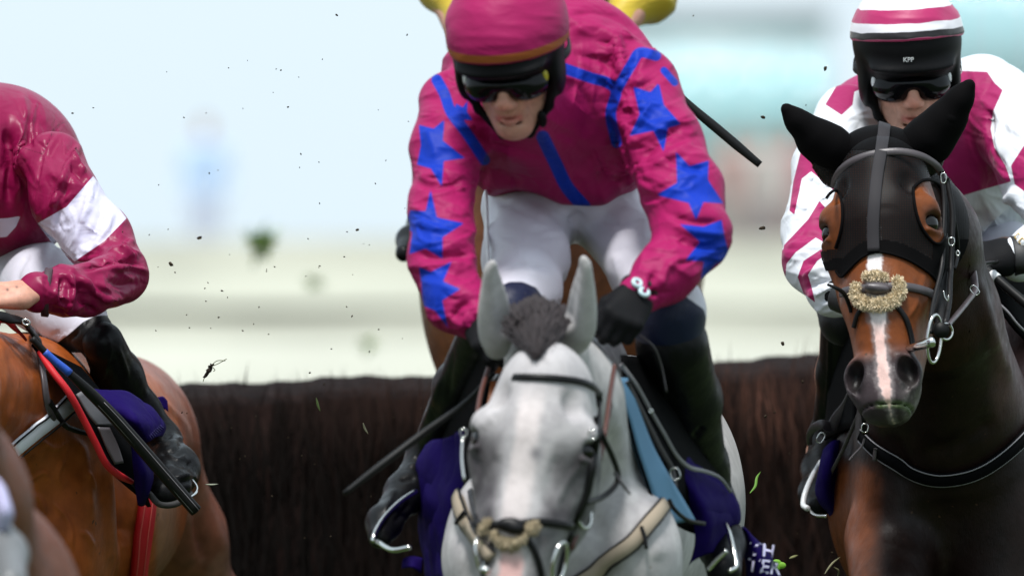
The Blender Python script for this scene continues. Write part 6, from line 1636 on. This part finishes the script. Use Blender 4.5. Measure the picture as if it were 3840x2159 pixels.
c = curve([P(-200, 1330, 26.2), P(-60, 1230, 26.4), P(10, 1200, 26.46), P(60, 1235, 26.52), P(90, 1270, 26.6)], 6); part('rein', strap(c, np.tile([0, -1., .4], (len(c), 1)), 26 * K * 26.5, .004), M_red, t)
c = curve([P(-200, 1270, 26.2), P(-40, 1190, 26.4), P(40, 1196, 26.44), P(92, 1215, 26.5), P(150, 1290, 26.6)], 6); part('rein', strap(c, np.tile([0, -1., .5], (len(c), 1)), 40 * K * 26.5, .005), M_leather, t)

# ---- dark bay: hood, bridle, breastplate, saddle
t = thing('ear_hood', 'black mesh hood with long ear covers on the dark bay horse', 'hood', P(3300, 700, 26.2))
low = np.array([(3040, 1010), (3140, 1016), (3160, 1040), (3190, 1012), (3225, 975), (3262, 953), (3316, 948), (3400, 975), (3475, 1020), (3510, 1055), (3640, 1075)])
eyeR = [(3425, 712), (3448, 684), (3485, 676), (3520, 705), (3537, 760), (3540, 850), (3530, 905), (3500, 914), (3462, 868), (3440, 826), (3425, 762)]
eyeL = [(3060, 760), (3098, 745), (3115, 722), (3140, 716), (3160, 742), (3166, 800), (3160, 866), (3140, 930), (3060, 940)]
h = Mesh(BAY_M.V.copy(), BAY_M.F.copy()); N0 = h.normals()
px = PX(h.V); l = tol(F_BAY, h.V)
inside = (np.interp(px[:, 0], low[:, 0], low[:, 1]) > px[:, 1]) & (px[:, 0] > 3050) & (px[:, 0] < 3640) & (h.V[:, 1] < 26.57) & (l[:, 1] < .34)
fr = N0[:, 1] < .3
inside &= ~((polysd(px, eyeR) < 0) & fr) & ~((polysd(px, eyeL) < 0) & (l[:, 0] < 0) & (N0[:, 1] < .75))
h.V = h.V + N0 * .0035
h.F = h.F[inside[h.F].all(1)]
u_, inv = np.unique(h.F, return_inverse=True); h.F = inv.reshape(h.F.shape); h.V = h.V[u_]
def net_material():
    M = bpy.data.materials.new('hood_net'); M.use_nodes = True; nt = M.node_tree; nt.nodes.clear(); N = nt.nodes.new; L = nt.links.new
    out = N('ShaderNodeOutputMaterial'); b = N('ShaderNodeBsdfPrincipled'); tr = N('ShaderNodeBsdfTransparent'); mx = N('ShaderNodeMixShader')
    b.inputs['Base Color'].default_value = (.004, .003, .003, 1); b.inputs['Roughness'].default_value = .5; b.inputs['Specular IOR Level'].default_value = .12
    tc = N('ShaderNodeTexCoord'); sep = N('ShaderNodeSeparateXYZ'); L(tc.outputs['Object'], sep.inputs[0])
    acc = []
    for ax in (0, 2):
        m1 = N('ShaderNodeMath'); m1.operation = 'MULTIPLY'; L(sep.outputs[ax], m1.inputs[0]); m1.inputs[1].default_value = 2 * math.pi / .0050
        m2 = N('ShaderNodeMath'); m2.operation = 'SINE'; L(m1.outputs[0], m2.inputs[0]); acc.append(m2.outputs[0])
    mn = N('ShaderNodeMath'); mn.operation = 'MINIMUM'; L(acc[0], mn.inputs[0]); L(acc[1], mn.inputs[1])
    r = N('ShaderNodeMapRange'); L(mn.outputs[0], r.inputs[0]); r.inputs[1].default_value = -.25; r.inputs[2].default_value = .05; r.inputs[3].default_value = 1; r.inputs[4].default_value = .62
    # the fine lower border and crown are double cloth
    L(r.outputs[0], mx.inputs[0]); L(tr.outputs[0], mx.inputs[1]); L(b.outputs[0], mx.inputs[2]); L(mx.outputs[0], out.inputs[0])
    return M
M_net = net_material()
M_tape = mat('grey_elastic', (.022, .020, .023), .65, spec=.2, bumps=(((400, 400, 900), .3, .001),))
px = PX(h.V)
dbl = (polydist(px, curve(low[1:-1], 5))[0] < 46) | (px[:, 1] < 560) | (px[:, 0] > 3500) & (px[:, 1] > 900) | (px[:, 1] > 985)
F1 = h.F[~dbl[h.F].all(1)]; F2 = h.F[dbl[h.F].any(1)]
M_hood = mat('hood_cloth', (.0025, .0022, .0025), .8, spec=.06, sheen=.0, bumps=((900, .3, .001),))
def compact(V, F):
    u, inv = np.unique(F, return_inverse=True); return Mesh(V[u], inv.reshape(F.shape))
part('face_net', compact(h.V, F1), M_net, t)
b2 = compact(h.V, F2); b2.disp(np.full(len(b2.V), .0008)); part('border', b2, M_hood, t)
S = Sculpt(); S.chain([(3185, 590, 26.40, 62), (3110, 545, 26.39, 70), (3050, 505, 26.375, 54), (2990, 455, 26.36, 36), (2948, 408, 26.35, 21)], .03)
S.chain([(3140, 610, 26.40, 52), (3040, 545, 26.38, 34)], .03)
S.chain([(3030, 555, 26.30, 14), (2990, 490, 26.32, 8)], .02, sub=True)
part('ear_cover', S.build(.0045, smooth=3), M_hood, t)
S = Sculpt(); S.chain([(3420, 560, 26.40, 78), (3490, 510, 26.39, 76), (3550, 440, 26.375, 58), (3602, 370, 26.36, 40), (3636, 318, 26.35, 21)], .03)
S.chain([(3510, 560, 26.40, 42), (3580, 450, 26.38, 30)], .03)
part('ear_cover', S.build(.0045, smooth=3), M_hood, t)
S = Sculpt(); S.elp(3300, 560, 26.42, 150, 92, .10, .04); part('crown', S.build(.006, smooth=3), M_hood, t)
HB = join([h, b2]).bvh()
for e_ in (eyeR, eyeL[1:-1]):
    cl = e_ is eyeR
    c, nn = drape(BB, [tuple(q) for q in (e_ + e_[:1] if cl else e_)], .005, None, 4)
    if cl: part('eye_rim', ring(c[:-1], 6.5 * K * 26.1, 6), M_hood, t)
    else: part('eye_rim', tube(c, 6.5 * K * 26.1, 6), M_hood, t)
cord('lower_rim', BB, [tuple(q) for q in low[1:-1]], 5, M_hood, t, .004)
band('tape', HB, [(3314, 500), (3304, 570), (3291, 650), (3281, 750), (3275, 850), (3277, 944)], 46, M_tape, t, .004, None, .0015)
band('tape', None, [(3318, 462, 26.38), (3316, 478, 26.335), (3312, 520, 26.305), (3306, 560, 26.29)], 46, M_tape, t, .001, None, .0015)

t = thing('bridle', 'grey brown bridle with pale fleece noseband on the hooded bay horse', 'bridle', P(3330, 1000, 26.1), 'bridles')
c_ = [(3128, 700, 26.33), (3136, 668, 26.30), (3160, 632, 26.27), (3205, 601, 26.25), (3280, 577, 26.24), (3370, 569, 26.24), (3450, 584, 26.25), (3505, 616, 26.28), (3532, 652, 26.31)]
bb = curve([P(*q) for q in c_], 6); part('browband', strap(bb, np.tile([0, -1., .25], (len(bb), 1)), 28 * K * 26.2, .004), M_leather_gr, t)
band('cheekpiece', HB, [(3530, 645, 26.29), (3541, 760, 26.27), (3538, 880, 26.24), (3532, 1000, 26.2), (3508, 1100, 26.15), (3492, 1180, 26.1), (3490, 1250, 26.06)], 17, M_leather, t, .006)
band('cheekpiece', None, [(3550, 670, 26.32), (3572, 790, 26.3), (3570, 900, 26.28), (3566, 1000, 26.26), (3562, 1060, 26.22), (3560, 1130, 26.18), (3545, 1215, 26.12)], 20, M_leather, t)
band('throat_lash', None, [(3560, 740, 26.36), (3585, 860, 26.38), (3592, 950, 26.4), (3578, 1010, 26.36)], 14, M_leather, t)
band('cheek_panel', None, [(3540, 1010, 26.26), (3525, 1090, 26.22), (3520, 1160, 26.17), (3528, 1230, 26.12)], [30, 56, 60, 36], M_leather, t)
for sx, sy, w_, h_ in ((3538, 668, 8, 15), (3568, 905, 9, 12), (3592, 950, 5, 7)):
    buckle(None, sx, sy, w_, h_, t, 26.2)
part('hook', tube(curve([P(3538, 1090, 26.14), P(3542, 1112, 26.14), P(3554, 1128, 26.14), P(3556, 1108, 26.14)], 4), 3 * K * 26, 6), M_steel, t)
band('noseband', BB, [(3160, 1100), (3200, 1088), (3290, 1080), (3380, 1076), (3440, 1086), (3490, 1102), (3516, 1122)], 32, M_leather_gr, t, .004)
band('strap_end', None, [(3102, 1066, 26.1), (3140, 1082, 26.1), (3168, 1104, 26.12), (3186, 1150, 26.14), (3190, 1172, 26.14)], [10, 16, 16, 12], M_leather, t)
S = Sculpt(); c, _ = drape(BB, [(3292, 1086), (3293, 1086)], .009, None, 1)
S.ell(c[0], (48 * K * 26, .013, 25 * K * 26), .01); S.cap(c[0] + np.array([-.018, -.008, .004]), c[0] + np.array([.018, -.008, -.001]), .006, .006, .008)
nb = part('noseband_pad', S.build(.003), M_leather_gr, t)
fleece('fleece', [(3258, 1040, 14), (3290, 1042, 16), (3316, 1046, 12), (3218, 1082, 16), (3214, 1108, 17), (3228, 1130, 17), (3254, 1140, 19), (3290, 1146, 20), (3326, 1142, 19), (3352, 1130, 17), (3370, 1104, 16), (3368, 1076, 17), (3362, 1058, 12)], nb, BB, 3000, 17)
band('flash_strap', BB, [(3350, 1136), (3376, 1168), (3396, 1206), (3410, 1258), (3418, 1312)], 20, M_leather, t, .004)
band('flash_strap', BB, [(3236, 1156), (3218, 1185), (3208, 1228)], 16, M_leather, t, .004)
oval('bit_ring', 3503, 1270, 26.05, 26, 90, 6.5, M_steel, t, 4, .02)
oval('bit_ring', 3547, 1243, 26.10, 24, 30, 5, M_steel, t, 0, .02)
part('rubber_disc', tube([P(3520, 1236, 26.09), P(3532, 1238, 26.05)], 30 * K * 26, 14), M_rubber, t)
part('bit', tube(curve([P(3405, 1308, 26.10), P(3440, 1298, 26.05), P(3485, 1285, 26.02), P(3502, 1280, 26.02)], 4), np.interp(np.linspace(0, 1, 13), [0, .6, .9, 1], [14, 19, 21, 12]) * K * 26, 12), M_steel_worn, t) if 'M_steel_worn' in globals() else part('bit', tube(curve([P(3405, 1308, 26.10), P(3440, 1298, 26.05), P(3485, 1285, 26.02), P(3502, 1280, 26.02)], 4), np.interp(np.linspace(0, 1, 13), [0, .6, .9, 1], [14, 19, 21, 12]) * K * 26, 12), M_steel, t)
for pts, wd, mm in (([(3552, 1222, 26.1), (3590, 1180, 26.2), (3628, 1134, 26.32), (3655, 1096, 26.42), (3656, 1060, 26.5), (3640, 998, 26.6), (3600, 1008, 26.62)], 30, M_leather_gr), ([(3645, 1000, 26.6), (3700, 990, 26.8), (3740, 985, 26.9)], 20, M_leather)):
    c = curve([P(*q) for q in pts], 6); part('rein', strap(c, np.tile([-.35, -1., .1], (len(c), 1)), wd * K * 26.4, .004), mm, t)
buckle(None, 3655, 1088, 16, 10, t, 26.38, 50)
c = curve([P(3190, 1190, 26.15), P(3175, 1260, 26.3), P(3195, 1360, 26.5), P(3190, 1180, 26.8)], 6)

t = thing('breastplate', 'dark breast strap with pale edge piping across the dark bay chest', 'breastplate', P(3500, 1760, 26.85), 'breastplates')
pts = [(3243, 1632), (3300, 1690), (3385, 1745), (3470, 1784), (3560, 1790), (3660, 1765), (3760, 1702), (3850, 1620), (3900, 1560)]
o = band('chest_pad', BB, pts, [40, 52, 52, 52, 52], M_bk_cloth, t, .006, 26.85, .009)
c, nn = drape(BB, pts, .013, 26.85); T = np.gradient(c, axis=0); T /= np.linalg.norm(T, axis=1, keepdims=True); Sd = np.cross(T, nn); Sd /= np.linalg.norm(Sd, axis=1, keepdims=True)
for s in (-1, 1): part('piping', tube(c + Sd * s * 25 * K * 26.9, 2.4 * K * 26.9, 6), M_piping, o)
band('keeper', BB, [(3306, 1676), (3300, 1726)], 14, M_leather_gr, t, .018, 26.85)
band('strap', BB, [(3222, 1478, 26.8), (3230, 1520, 26.8), (3238, 1570, 26.8), (3243, 1625, 26.82)], [20, 24, 16, 20], M_leather, t, .006)
band('strap_end', None, [(3242, 1640, 26.8), (3232, 1672, 26.8), (3200, 1706, 26.8), (3184, 1726, 26.8)], 8, M_leather_gr, t)
buckle(None, 3243, 1604, 10, 13, t, 26.78, 10); part('ring', ring(np.array([P(3222 + 10 * math.cos(a), 1490 + 22 * math.sin(a), 26.77) for a in np.linspace(0, 6.28, 16, endpoint=False)]), 5 * K * 26.8, 6), M_steel, t)

t = thing('saddle', 'dark racing saddle on the hooded bay with a leather looped over its knee roll', 'saddle', P(3600, 1250, 27.5), 'saddles')
part('flap', sheet([[P(3640, 1010, 27.0), P(3760, 1010, 27.1), P(3900, 1060, 27.25)], [P(3690, 1090, 26.98), P(3790, 1120, 27.02), P(3940, 1160, 27.2)], [P(3760, 1150, 26.98), P(3840, 1220, 27.02), P(3960, 1300, 27.2)], [P(3800, 1200, 26.99), P(3880, 1290, 27.04), P(3980, 1400, 27.2)]], .008), M_bk_cloth, t)
cord('piping', None, [(3660, 1085, 26.96), (3720, 1118, 26.95), (3775, 1165, 26.95), (3815, 1215, 26.96), (3870, 1268, 27.0)], 5, M_piping, t)
cord('pad_edge', None, [(3655, 1092, 26.965), (3715, 1128, 26.955), (3768, 1176, 26.955), (3808, 1228, 26.965), (3860, 1280, 27.0)], 11, M_bk_cloth, t)
part('flap', sheet([[P(3230, 1180, 27.15), P(3180, 1210, 27.3), P(3120, 1260, 27.45)], [P(3215, 1400, 27.1), P(3160, 1420, 27.25), P(3110, 1450, 27.4)], [P(3205, 1600, 27.05), P(3150, 1620, 27.2), P(3090, 1650, 27.35)]], .006), M_bk_cloth, t)
band('stirrup_leather', None, [(3036, 1662, 27.3), (3036, 1632, 27.26), (3052, 1604, 27.22), (3084, 1590, 27.2), (3116, 1600, 27.22), (3140, 1560, 27.2), (3170, 1520, 27.18), (3190, 1470, 27.15)], [20, 26, 34, 38, 40, 34, 24], M_leather_gr, t)
band('strap', None, [(3222, 1545, 27.0), (3190, 1620, 27.05), (3160, 1690, 27.1), (3112, 1780, 27.15)], 14, M_leather_gr, t)
part('stirrup_iron', tube(curve([P(3078, 1728, 27.3), P(3048, 1780, 27.26), P(3022, 1840, 27.22), P(3012, 1890, 27.2), P(3030, 1906, 27.18)], 6), np.interp(np.linspace(0, 1, 25), [0, .5, 1], [8, 11, 11]) * K * 27.2, 8), M_white_plastic, t)
part('stirrup_tread', tube(curve([P(3030, 1900, 27.2), P(3055, 1930, 27.15), P(3100, 1934, 27.1)], 5), 6 * K * 27.2, 8), M_steel, t)
buckle(None, 3078, 1640, 10, 16, t, 27.2, 30)
m = sheet([[P(3090, 1690, 27.2), P(3125, 1660, 27.2), P(3150, 1655, 27.25)], [P(3078, 1740, 27.16), P(3110, 1740, 27.14), P(3150, 1730, 27.2)], [P(3062, 1850, 27.2), P(3100, 1860, 27.16), P(3150, 1850, 27.2)], [P(3130, 1960, 27.25), P(3150, 1965, 27.22), P(3190, 1960, 27.22)]], .004)
m.disp(.006 * fbm(m.V * 16, 53, 2)); cloth_tag(m, 'purple saddlecloth beside the stirrup of the hooded bay horse', None)
m = sheet([[P(3148, 1982, 27.2), P(3158, 1978, 27.2), P(3165, 1990, 27.2)], [P(3158, 2018, 27.2), P(3164, 2020, 27.2), P(3170, 2022, 27.2)]], .003)
cloth_tag(m, 'tiny purple cloth tip below the stirrup of the hooded bay horse', None)
o, c, r = whip([(3700, 1010, 26.9), (3740, 1046, 26.88), (3800, 1098, 26.86), (3860, 1150, 26.84), (3980, 1260, 26.8)], [17, 18, 18, 19, 19], 'black whip held by the gloved hand at the right edge')
part('white_cap', tube(c[4:9], r[4:9] * 1.12, 10), M_white_plastic, o)

# ---- near horse: white and purple cloth edge
m = sheet([[P(-60, 1740, 22.28), P(-10, 1790, 22.2), P(20, 1830, 22.2)], [P(-60, 1860, 22.24), P(10, 1900, 22.14), P(48, 1925, 22.16)], [P(-60, 1980, 22.24), P(0, 1990, 22.16), P(30, 1975, 22.2)]], .004)
o = solo('saddlecloth', m, mat('white_cloth', (.74, .74, .80), .6, over=(('pat', (.09, .05, .38)),)), 'white saddlecloth with a purple edge at the far left, out of focus', 'saddlecloth', 'purple saddlecloths')
# ============================================================ FLYING TURF
M_clod = mat('soil_clod', (.035, .026, .016), .95, spec=.1, vcol=True)
M_blade = mat('green_blade', (.10, .22, .025), .6, spec=.3, vcol=True)
def clod(sx, sy, rpx, d, seed):
    c = P(sx, sy, d); r = rpx * K * d
    b = ball((0, 0, 0), 1.0, 8, 6)
    b.V = b.V * (1 + .45 * vnoise(b.V * 1.7 + seed * 7.1, seed)[:, None]) * np.array([1.3, 1, .8]) * r
    a = seed * 1.3; R = np.array([[math.cos(a), 0, math.sin(a)], [0, 1, 0], [-math.sin(a), 0, math.cos(a)]])
    b.V = b.V @ R.T + c
    b.col = np.tile([.030, .022, .014], (len(b.V), 1)) * (1 + .4 * vnoise(b.V * 400, 2))[:, None]
    solo('turf_clod', b, M_clod, 'dark turf crumb flying ' + ('against the pale sky' if sy < 880 else 'above the pale grass' if sy < 1420 else 'before the dark fence') + (' left of the pink rider' if sx < 1900 else ' right of the pink rider'), 'turf clod', 'crumbs of turf thrown up by the hooves')
sp = [(272, 425, 6), (1128, 578, 5), (1080, 402, 6), (1263, 58, 7), (1527, 132, 5), (1120, 290, 3), (785, 650, 5), (748, 892, 11), (1155, 895, 4), (2712, 700, 5), (2862, 440, 12), (3095, 258, 11), (2858, 855, 14), (2935, 1288, 12), (1162, 1397, 6), (910, 1240, 5), (1320, 1185, 6), (1420, 1235, 5),
      (1385, 1318, 5), (700, 1180, 4), (640, 990, 12), (560, 880, 4), (832, 1090, 6), (1000, 1010, 4), (1340, 862, 9), (780, 1060, 4), (630, 860, 4), (1030, 1000, 5), (3022, 395, 4), (350, 405, 4), (460, 870, 4), (820, 1190, 6), (1300, 1150, 4), (2870, 1560, 9), (2905, 1545, 6), (3010, 1430, 8), (2990, 1500, 4), (2990, 2000, 5), (960, 1560, 5), (1080, 1640, 4), (900, 1720, 4), (1180, 1740, 4), (1020, 1860, 5), (1240, 2010, 5), (830, 1600, 3), (2960, 1700, 5), (3120, 2070, 6), (2880, 2040, 5), (1170, 1480, 4), (790, 1230, 3), (2600, 60, 4)]
for i, (sx, sy, r) in enumerate(sp):
    clod(sx, sy, r * .62, 26.3 + .9 * ((i * 37) % 10) / 10, i)
for i in range(64):
    clod(rng.uniform(560, 1600), rng.uniform(200, 2100), rng.uniform(1.5, 3.2), rng.uniform(26.2, 27.2), 60 + i)
def grass(pts, wd, col, label, d):
    c = curve([P(a, b, d + .01 * k) for k, (a, b) in enumerate(pts)], 6); n = len(c)
    w_ = wd * K * d * np.sin(np.linspace(.25, math.pi - .05, n))
    m = strap(c, np.tile([.2, -1., .3], (n, 1)), w_, .0012); m.col = np.tile(col, (len(m.V), 1)); m.attr = {}
    solo('grass_blade', m, M_blade, label, 'grass blade', 'blades of grass thrown up by the hooves')
grass([(2812, 1848), (2832, 1822), (2838, 1790), (2852, 1768)], 10, (.11, .24, .03), 'bent bright green blade of grass flying before the dark fence', 26.6)
grass([(1186, 1492), (1192, 1518), (1200, 1540)], 9, (.20, .27, .10), 'pale green blade falling just below the fence top', 26.7)
grass([(1362, 1586), (1368, 1606), (1380, 1626)], 8, (.34, .32, .22), 'straw coloured blade before the fence left of the grey horse', 26.6)
grass([(770, 1815), (795, 1816), (818, 1814)], 6, (.30, .31, .24), 'thin straw flying right of the left rider boot', 26.6)
grass([(3092, 2150), (3120, 2112), (3152, 2086)], 7, (.22, .21, .12), 'dry straw near the ground between the two right horses', 27.0)
grass([(3128, 2125), (3145, 2140), (3140, 2170)], 7, (.22, .21, .12), 'crooked dry straw at the bottom edge by the bay foreleg', 27.0)
grass([(3185, 2115), (3205, 2140), (3225, 2165)], 7, (.10, .17, .04), 'dull green blade low beside the bay foreleg', 27.0)
grass([(2960, 2092), (2975, 2086), (2992, 2080)], 9, (.22, .22, .10), 'short straw left of the bay forelegs', 26.9)
# sprig with leaves
t = thing('leaf_sprig', 'bright green leaf sprig low by the lettered cloth', 'leaf sprig', P(2918, 2115, 26.4))
for cx, cy, r in ((2912, 2108, 15), (2930, 2118, 15), (2915, 2125, 13)):
    b = ball((0, 0, 0), 1.0, 10, 6); b.V = b.V * np.array([1.2, .35, .85]) * r * K * 26.4 + P(cx, cy, 26.4 + .004 * (cx % 3)); b.col = np.tile([.16, .36, .03], (len(b.V), 1)); part('leaf', b, M_blade, t)
# clump of roots and grass flying on the left, and two blurred tufts farther off
t = thing('turf_clod', 'dark torn root of turf with thin grass stalks flying at the left', 'turf clod', P(782, 1395, 26.6), 'crumbs of turf thrown up by the hooves')
m = tube(curve([P(766, 1414, 26.6), P(778, 1396, 26.6), P(788, 1378, 26.6), P(796, 1366, 26.6)], 4), np.interp(np.linspace(0, 1, 13), [0, .3, .8, 1], [3, 8, 7, 2]) * K * 26.6, 7)
m.V += .0016 * rng.normal(size=m.V.shape); m.col = np.tile([.02, .015, .012], (len(m.V), 1)); part('root', m, M_clod, t)
for q in (((794, 1368), (815, 1352), (845, 1352)), ((796, 1372), (820, 1362), (850, 1345)), ((796, 1376), (806, 1386), (800, 1392)), ((768, 1412), (764, 1422), (762, 1430))):
    c = curve([P(a, b, 26.6) for a, b in q], 5); m = tube(c, 1.6 * K * 26.6, 5); m.col = np.tile([.10, .11, .05], (len(m.V), 1)); part('stalk', m, M_blade, t)
def tuft(sx, sy, d, r, n, label):
    c = P(sx, sy, d); b = c + rng.normal(0, .25 * r, (n, 3)); dr = rng.normal(size=(n, 3)); dr /= np.linalg.norm(dr, axis=1, keepdims=True)
    m = blades(b, b + dr * r * rng.uniform(.6, 1.4, (n, 1)), np.full(n, .010 * r / .05)); m.col = np.repeat(np.array([.10, .16, .035]) * rng.uniform(.6, 1.4, (n, 1)), 5, 0)
    solo('turf_divot', m, M_blade, label, 'turf divot', 'turf divots high in the air')
tuft(985, 910, 40.0, .052, 90, 'blurred green divot of turf left of the pink rider')
tuft(1180, 1065, 46.0, .036, 26, 'faint blurred divot lower and right of the green one')
tuft(1380, 1290, 46.0, .038, 26, 'faint blurred divot just above the fence by the rear horse')
